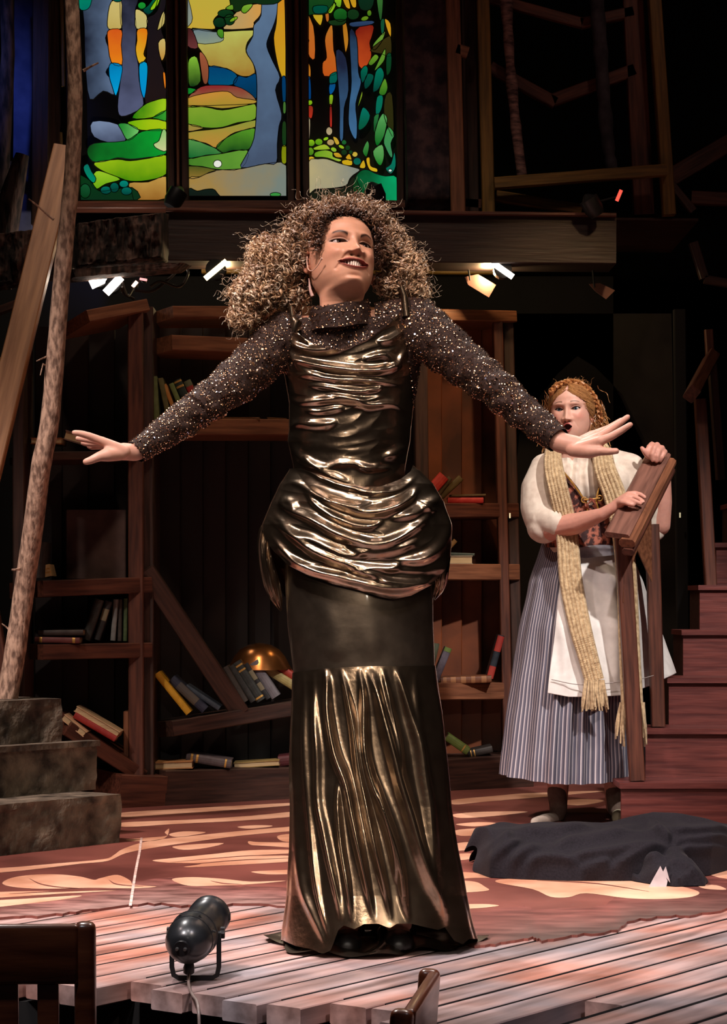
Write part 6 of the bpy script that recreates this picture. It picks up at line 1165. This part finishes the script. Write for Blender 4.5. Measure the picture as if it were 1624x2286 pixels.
# blouse
BLO = mat('cream_muslin', S(214, 196, 180), S(236, 222, 206), ns=30, rough=.8, bump=.0006, sub=.0, sheen=.2)
bl_ = [[(P(1222, 1040, 8.52), .050), (P(1300, 1024, 8.52), .062), (P(1405, 1042, 8.53), .055)], [(P(1255, 1085, 8.51), .105), (P(1352, 1085, 8.51), .105)], [(P(1262, 1150, 8.52), .10), (P(1340, 1150, 8.52), .10), (P(1325, 1215, 8.52), .10), (P(1275, 1215, 8.52), .10)],
       [(P(1216, 1046, 8.51), .058), (P(1206, 1090, 8.49), .072), (P(1208, 1130, 8.45), .078), (P(1216, 1160, 8.42), .076), (P(1214, 1176, 8.41), .066)], [(P(1216, 1160, 8.41), .070), (P(1244, 1166, 8.37), .064)],
       [(P(1408, 1048, 8.52), .060), (P(1430, 1090, 8.52), .070), (P(1452, 1140, 8.53), .056), (P(1464, 1185, 8.53), .040)], [(P(1452, 1140, 8.52), .05), (P(1458, 1205, 8.51), .022)]]
v_, f_ = caps(bl_, 16); Vb2, Fb2 = evmesh(v_, f_, .0062, 6, .6)
o_ = []
for v in Vb2:
    q = Vector(v); a = mnoise.noise(Vector((v[0]*16, v[1]*16, v[2]*6))); o_.append(np.array(q)+np.array((0, -1, 0))*(.007*abs(a)+.008*math.sin(v[0]*150+mnoise.noise(q*7)*5)*(abs(v[0]-.84) < .10))+np.array(mnoise.noise_vector(q*9))*.004)
Vb2 = np.array(o_); okn = ~((np.abs(Vb2[:, 0]-NW.x) < .075) & (Vb2[:, 2] > 1.385)); Fb2 = [f for f in Fb2 if all(okn[i] for i in f)]
mk('blouse', Vb2, Fb2, BLO, wo, True)
# brocade bodice with gold trim
BRO = mat('brown_brocade', S(58, 30, 30), S(176, 104, 84), sc=(1, 1, 1), ns=46, rough=.5, contrast=(.47, .58), bump=.001, detail=2)
vr = [(1030, 1205, 1412, .128), (1100, 1212, 1400, .135), (1160, 1222, 1385, .130), (1225, 1218, 1390, .128)]
T = [(-1, 1110), (-.7, 1070), (-.42, 1058), (-.15, 1090), (.08, 1126), (.22, 1128), (.30, 1096), (.42, 1070), (.55, 1085), (.7, 1120), (1, 1170)]
bv = wrap('laced_bodice', vr, T, [(-1, 1222), (1, 1222)], YW, [], BRO, wo, 120, 60, noise=.003)
TRIM = mat('gold_braid', S(150, 104, 40), S(196, 146, 66), ns=60, rough=.5, metal=.3, bump=.001)
b = MB()
for cvv in ([(1258, 1052, 8.365), (1278, 1078, 8.36), (1300, 1108, 8.355), (1313, 1130, 8.35), (1308, 1160, 8.36)], [(1348, 1066, 8.37), (1338, 1090, 8.36), (1332, 1115, 8.355), (1334, 1130, 8.355), (1342, 1150, 8.36)]): b.tube(smooth_open([P(*q) for q in cvv], 5), .0035, 6)
b.build('gold_trim', TRIM, bv, True)
b = MB()
for x, y in ((1305, 1116), (1340, 1112)):
    b.tube([P(x+6*math.cos(a), y+6*math.sin(a), 8.350) for a in np.linspace(0, 6.3, 12)], .0025, 5)
b.tube([P(1305, 1116, 8.345), P(1322, 1114, 8.335), P(1340, 1112, 8.345)], .0028, 5); b.build('eyelets', TRIM, bv, True)
b = MB(); b.tube(smooth_open([P(1322, 1116, 8.33), P(1312, 1128, 8.32), P(1318, 1142, 8.33)], 4), .004, 6); b.tube(smooth_open([P(1322, 1116, 8.33), P(1330, 1126, 8.32), P(1332, 1144, 8.33)], 4), .004, 6); b.tube([P(1316, 1114, 8.33), P(1328, 1118, 8.33)], .006, 6)
b.build('lace_tie', mat('rust_ribbon', S(110, 50, 34), S(140, 70, 50), rough=.5), bv, True)
# striped skirt
def stripe_mat():
    m = bpy.data.materials.new('striped_ticking'); m.use_nodes = True; nt = m.node_tree; N = nt.nodes; L = nt.links; b = N['Principled BSDF']; b.inputs['Roughness'].default_value = .8
    vc = N.new('ShaderNodeVertexColor'); vc.layer_name = 'col'; sp = N.new('ShaderNodeSeparateColor'); L.new(vc.outputs[0], sp.inputs[0])
    fr = N.new('ShaderNodeMath'); fr.operation = 'FRACT'; mu = N.new('ShaderNodeMath'); mu.operation = 'MULTIPLY'; mu.inputs[1].default_value = 106; L.new(sp.outputs[0], mu.inputs[0]); L.new(mu.outputs[0], fr.inputs[0])
    cr = N.new('ShaderNodeValToRGB'); e = cr.color_ramp.elements; e[0].position = 0; e[0].color = S(84, 82, 98); e[1].position = 1; e[1].color = S(84, 82, 98)
    for p, c in ((.30, S(84, 82, 98)), (.38, S(206, 196, 200)), (.50, S(214, 204, 206)), (.58, S(110, 106, 120)), (.66, S(96, 94, 110)), (.70, S(170, 162, 170)), (.76, S(96, 94, 110))): k = e.new(p); k.color = c
    L.new(fr.outputs[0], cr.inputs[0]); L.new(cr.outputs[0], b.inputs['Base Color']); return m
sr = [(1210, 1212, 1392, .12), (1240, 1202, 1398, .15), (1300, 1182, 1404, .20), (1400, 1160, 1408, .25), (1500, 1145, 1410, .28), (1600, 1130, 1412, .31), (1700, 1118, 1416, .33), (1760, 1112, 1418, .34)]
nu = 900; the = np.radians(np.linspace(-180, 180, nu))[:-1]; cc_ = np.zeros((140, nu-1, 4)); cc_[..., 0] = ((the+math.pi)/(2*math.pi))[None, :]; cc_[..., 3] = 1
sk2 = wrap('striped_skirt', sr, [(-1, 1212), (1, 1212)], [(-1, 1728), (-.6, 1742), (-.2, 1750), (.3, 1752), (1, 1740)], 8.56, [], stripe_mat(), wo, nu, 140, back=(0, -10), noise=.006,
     extra=lambda px, py, th: (.006+.010*sst(1300, 1700, py))*np.cos(th*21+2*np.sin(th*4)) + .012*np.cos(th*7+1)*sst(1300, 1700, py), col=cc_)
APR = mat('white_apron_cotton', S(226, 222, 218), S(244, 240, 236), ns=20, rough=.75, bump=.0008)
ar_ = [(1212, 1205, 1400, .13), (1300, 1160, 1448, .225), (1400, 1125, 1490, .285), (1510, 1085, 1528, .325), (1560, 1075, 1535, .335)]
apf = [([(1290, 1250), (1300, 1350), (1330, 1450), (1345, 1540)], 14, .016), ([(1350, 1240), (1368, 1340), (1372, 1450), (1376, 1545)], 12, .018), ([(1250, 1240), (1252, 1350), (1262, 1450), (1262, 1550)], 10, .012), ([(1420, 1260), (1440, 1380), (1460, 1500)], 14, .016), ([(1385, 1260), (1400, 1400), (1410, 1530)], 10, .014)]
_w = wrap
def wrap_ap(*a, **k):
    o = _w(*a, **k); me = o.data; n = len(me.vertices); c = np.empty(n*3); me.vertices.foreach_get('co', c); c = c.reshape(-1, 3); X = c[:, 0]+wo.location.x; Yy = c[:, 1]+wo.location.y; px = CX+X/Yy*F; c[:, 1] += .20*sst(1395, 1470, px); me.vertices.foreach_set('co', c.ravel()); me.update(); return o
ap = wrap_ap('apron', ar_, [(-1, 1214), (1, 1214)], [(-1, 1530), (-.34, 1548), (-.15, 1556), (.1, 1556), (.4, 1552), (.7, 1536), (1, 1506)], 8.56, apf, APR, wo, 260, 180, th=(-21, 84), noise=.006)
md = ap.modifiers.new('t', 'SOLIDIFY'); md.thickness = .003
b = MB(); b.tube(smooth_open([P(1232, 1517, 8.24), P(1290, 1528, 8.205), P(1350, 1526, 8.205), P(1420, 1518, 8.235), P(1460, 1508, 8.27)], 8), .0016, 5); b.build('hem_seam', mat('seam_thread', S(150, 140, 136), rough=.8), ap)
wrap('waist_sash', [(1205, 1222, 1392, .135), (1250, 1212, 1402, .165)], [(-1, 1206), (1, 1206)], [(-1, 1232), (0, 1246), (1, 1236)], YW+.02, [([(1290, 1226), (1340, 1222), (1380, 1226)], 5, .008)], mat('pale_blue_sash', S(140, 148, 170), S(186, 190, 204), ns=12, rough=.8), wo, 160, 24, th=(-25, 70), noise=.004)
# knitted scarf

KN = mat('oatmeal_wool', S(160, 132, 98), S(216, 190, 150), ns=70, rough=.9, bump=.002, contrast=(.3, .7), sheen=.3)
def strip(name, path, parent, ribs=6):
    c = [np.array(q) for q in smooth_open([q[:4] for q in path], 16)]; n = len(c); nw = 33; A = np.zeros((n*2-1, nw+nw, 3)); s_ = 0; k2 = 0; pts = []
    for k in range(n-1): pts += [c[k], (c[k]+c[k+1])/2]
    pts.append(c[-1]); L = 0; prev = None
    for k, q in enumerate(pts):
        x, y, Y, wd = q; p0 = P(x, y, Y)
        if prev is not None: L += (p0-prev).length
        prev = p0
        nx_ = pts[min(k+1, len(pts)-1)]; pv = pts[max(k-1, 0)]; d = np.array((nx_[0]-pv[0], nx_[1]-pv[1])); d = d/max(1e-6, np.hypot(*d)); nrm = np.array((d[1], -d[0]))
        if nrm[0] < 0: nrm = -nrm
        for j in range(nw):
            u = j/(nw-1)*2-1; rib = abs(math.sin(math.pi*ribs*(u+1)/2)); st = .5+.5*math.sin(L*760+abs(math.sin(math.pi*ribs*(u+1)/2))*2.2)
            off = .010*(1-u**4)+.005*rib+.0030*st*rib
            A[k, j] = P(x+nrm[0]*u*wd/2, y+nrm[1]*u*wd/2, Y-off); A[k, 2*nw-1-j] = P(x+nrm[0]*u*wd/2, y+nrm[1]*u*wd/2, Y+.008)
    return grid(name, A, KN, parent, cu=True)
s1 = strip('knitted_scarf', [(1262, 985, 8.48, 30), (1238, 1003, 8.42, 36), (1236, 1040, 8.37, 44), (1246, 1090, 8.33, 46), (1260, 1150, 8.33, 47), (1268, 1210, 8.33, 50), (1276, 1300, 8.29, 52), (1296, 1400, 8.235, 50), (1312, 1460, 8.21, 46), (1328, 1520, 8.19, 44)], wo)
s2 = strip('knitted_scarf', [(1318, 985, 8.48, 34), (1342, 1008, 8.41, 44), (1352, 1050, 8.36, 50), (1374, 1110, 8.34, 52), (1388, 1180, 8.32, 46), (1400, 1290, 8.27, 46), (1405, 1420, 8.235, 48), (1412, 1570, 8.20, 50)], wo)
def fringe(cx, cy, wd, L, Y, n, parent, seed):
    g_ = np.random.default_rng(seed); b = MB()
    for i in range(n):
        u = (i+.5)/n*2-1; grp = math.sin(i*1.9)*.5
        for _ in range(2):
            x = cx+u*wd/2+g_.normal(0, 1); Lx = L*g_.uniform(.8, 1.1); e = x+u*10+g_.normal(0, 5)+grp*4
            b.tube(smooth_open([P(x, cy, Y), P(x+(e-x)*.4+g_.normal(0, 1.5), cy+Lx*.45, Y-.006+g_.normal(0, .005)), P(e, cy+Lx, Y+g_.normal(0, .01))], 4), [.0045]*5+[.0058, .0052, .004, .003], 5)
    o = b.build('fringe', KN, parent, True); o['kind'] = 'stuff'
fringe(1328, 1518, 44, 66, 8.18, 15, s1, 1); fringe(1412, 1568, 54, 92, 8.19, 15, s2, 2)
# hair
GH = hair_mat('strawberry_blonde_hair', .35); nv, nu = 90, 140; A = np.zeros((nv, nu, 3)); cc_ = np.zeros((nv, nu, 4)); g = np.random.default_rng(4)
for i in range(nv):
    for j in range(nu):
        a = math.pi*i/(nv-1); b_ = 2*math.pi*j/nu; n = np.array((math.sin(a)*math.sin(b_), -math.sin(a)*math.cos(b_), math.cos(a)))
        x, y, z = n[0]*.088, .018+n[1]*.106, .022+n[2]*.100; face = sst(1.12, .92, np.array(((x/.068)**2+((z+.028)/.094)**2)**.5))*(y < .03); k = 1-.22*float(face)-.35*max(0, -n[2])
        rr = 1+.018*math.sin(b_*26+a*5)+.012*mnoise.noise(Vector((x*60, y*60, z*60))); A[i, j] = HW((x*k*rr, .018+(y-.018)*k*rr, .022+(z-.022)*k*rr)); t = .5+.5*mnoise.noise(Vector((b_*5, a*2, 1)))
        cc_[i, j] = np.array(S(112, 66, 34))*(1-t)+np.array(S(180, 124, 74))*t
hm = grid('pinned_hair', A, GH, wo, cu=True, col=cc_)
mb = MB(); cl = []; c_d, c_l = S(120, 70, 36)[:3], S(206, 152, 96)[:3]
for _ in range(3600):
    b_ = g.uniform(-math.pi, math.pi); a = g.uniform(.02, 2.0); n = lambda a, b_: HW((math.sin(a)*math.sin(b_)*.090*1.01, .018-math.sin(a)*math.cos(b_)*.108*1.01, .022+math.cos(a)*.102*1.01))
    x, y, z = math.sin(a)*math.sin(b_)*.09, .018-math.sin(a)*math.cos(b_)*.108, .022+math.cos(a)*.102
    if y < .02 and (x/.070)**2+((z+.028)/.096)**2 < 1.0: continue
    sgn = 1 if b_ > 0 else -1; bad = False
    for k in (1, 2, 3, 4):
        a3, b3 = a+.10*k*(1 if a < 1.2 else .6), b_+sgn*.16*k; x3, y3, z3 = math.sin(a3)*math.sin(b3)*.09, .018-math.sin(a3)*math.cos(b3)*.108, .022+math.cos(a3)*.102; bad |= (y3 < .02 and (x3/.070)**2+((z3+.028)/.096)**2 < .96)
    if bad: continue
    pts = [n(a+.10*k*(1 if a < 1.2 else .6), b_+sgn*.16*k+.02*math.sin(k*2+b_*8)) for k in range(5)]
    q = MB(); q.tube(pts, [.0008, .0012, .0012, .0010, .0005], 4, False); base = len(mb.v); mb.v += q.v; mb.f += [tuple(i+base for i in f) for f in q.f]; t = g.random(); cl += [tuple(c_d[k]*(1-t)+c_l[k]*t for k in range(3))+(1,)]*len(q.v)
# braid over the crown, side roll and loose curls
path = smooth_open([P(1228, 878, 8.43), P(1245, 860, 8.43), P(1275, 853, 8.44), P(1305, 862, 8.45), P(1325, 884, 8.46), P(1338, 915, 8.48), P(1340, 948, 8.50), P(1328, 972, 8.52)], 8)
for s in range(3):
    pts = []
    for k, p in enumerate(path):
        t = (Vector(path[min(k+1, len(path)-1)])-Vector(path[max(k-1, 0)])).normalized(); n1 = t.cross(Vector((0, 1, 0))).normalized(); ph = k*.75+s*2.094; pts.append(Vector(p)+n1*(.0075*math.sin(ph))+Vector((0, .010*math.sin(2*ph)-.004, 0)))
    q = MB(); q.tube(pts, [.0055+.001*math.sin(k) for k in range(len(pts))], 8); base = len(mb.v); mb.v += q.v; mb.f += [tuple(i+base for i in f) for f in q.f]; c__ = S(*((176, 116, 66), (158, 100, 56), (190, 130, 78))[s]); cl += [tuple(c__)]*len(q.v)
for _ in range(420):
    p = P(1318+g.normal(0, 12), 930+g.normal(0, 26), 8.50+g.normal(0, .02)); curl(mb, cl, p, (g.normal(.2, .4), .1, -1), g.uniform(.05, .10), g.uniform(.004, .010), g.uniform(.6, 1.4), .0018, c_d, c_l, g)
for _ in range(120):
    p = P(1222+g.normal(0, 5), 935+g.normal(0, 24), 8.52+g.normal(0, .015)); curl(mb, cl, p, (g.normal(0, .2), .1, -1), g.uniform(.05, .09), g.uniform(.004, .008), g.uniform(.6, 1.2), .0016, c_d, c_l, g)
for (x, y) in [(1318, 925)]:
    curl(mb, cl, P(x, y, 8.43), (.05, -.02, -1), .09, .005, 1.2, .003, c_d, c_l, g, 24)
for _ in range(60):
    p = P(1285+g.normal(0, 14), 858+abs(g.normal(0, 4)), 8.48); curl(mb, cl, p, (g.normal(0, .6), 0, .9), g.uniform(.02, .035), .005, 1, .0006, c_d, c_l, g)
mk('loose_strands', mb.v, mb.f, GH, hm, True, np.array(cl))
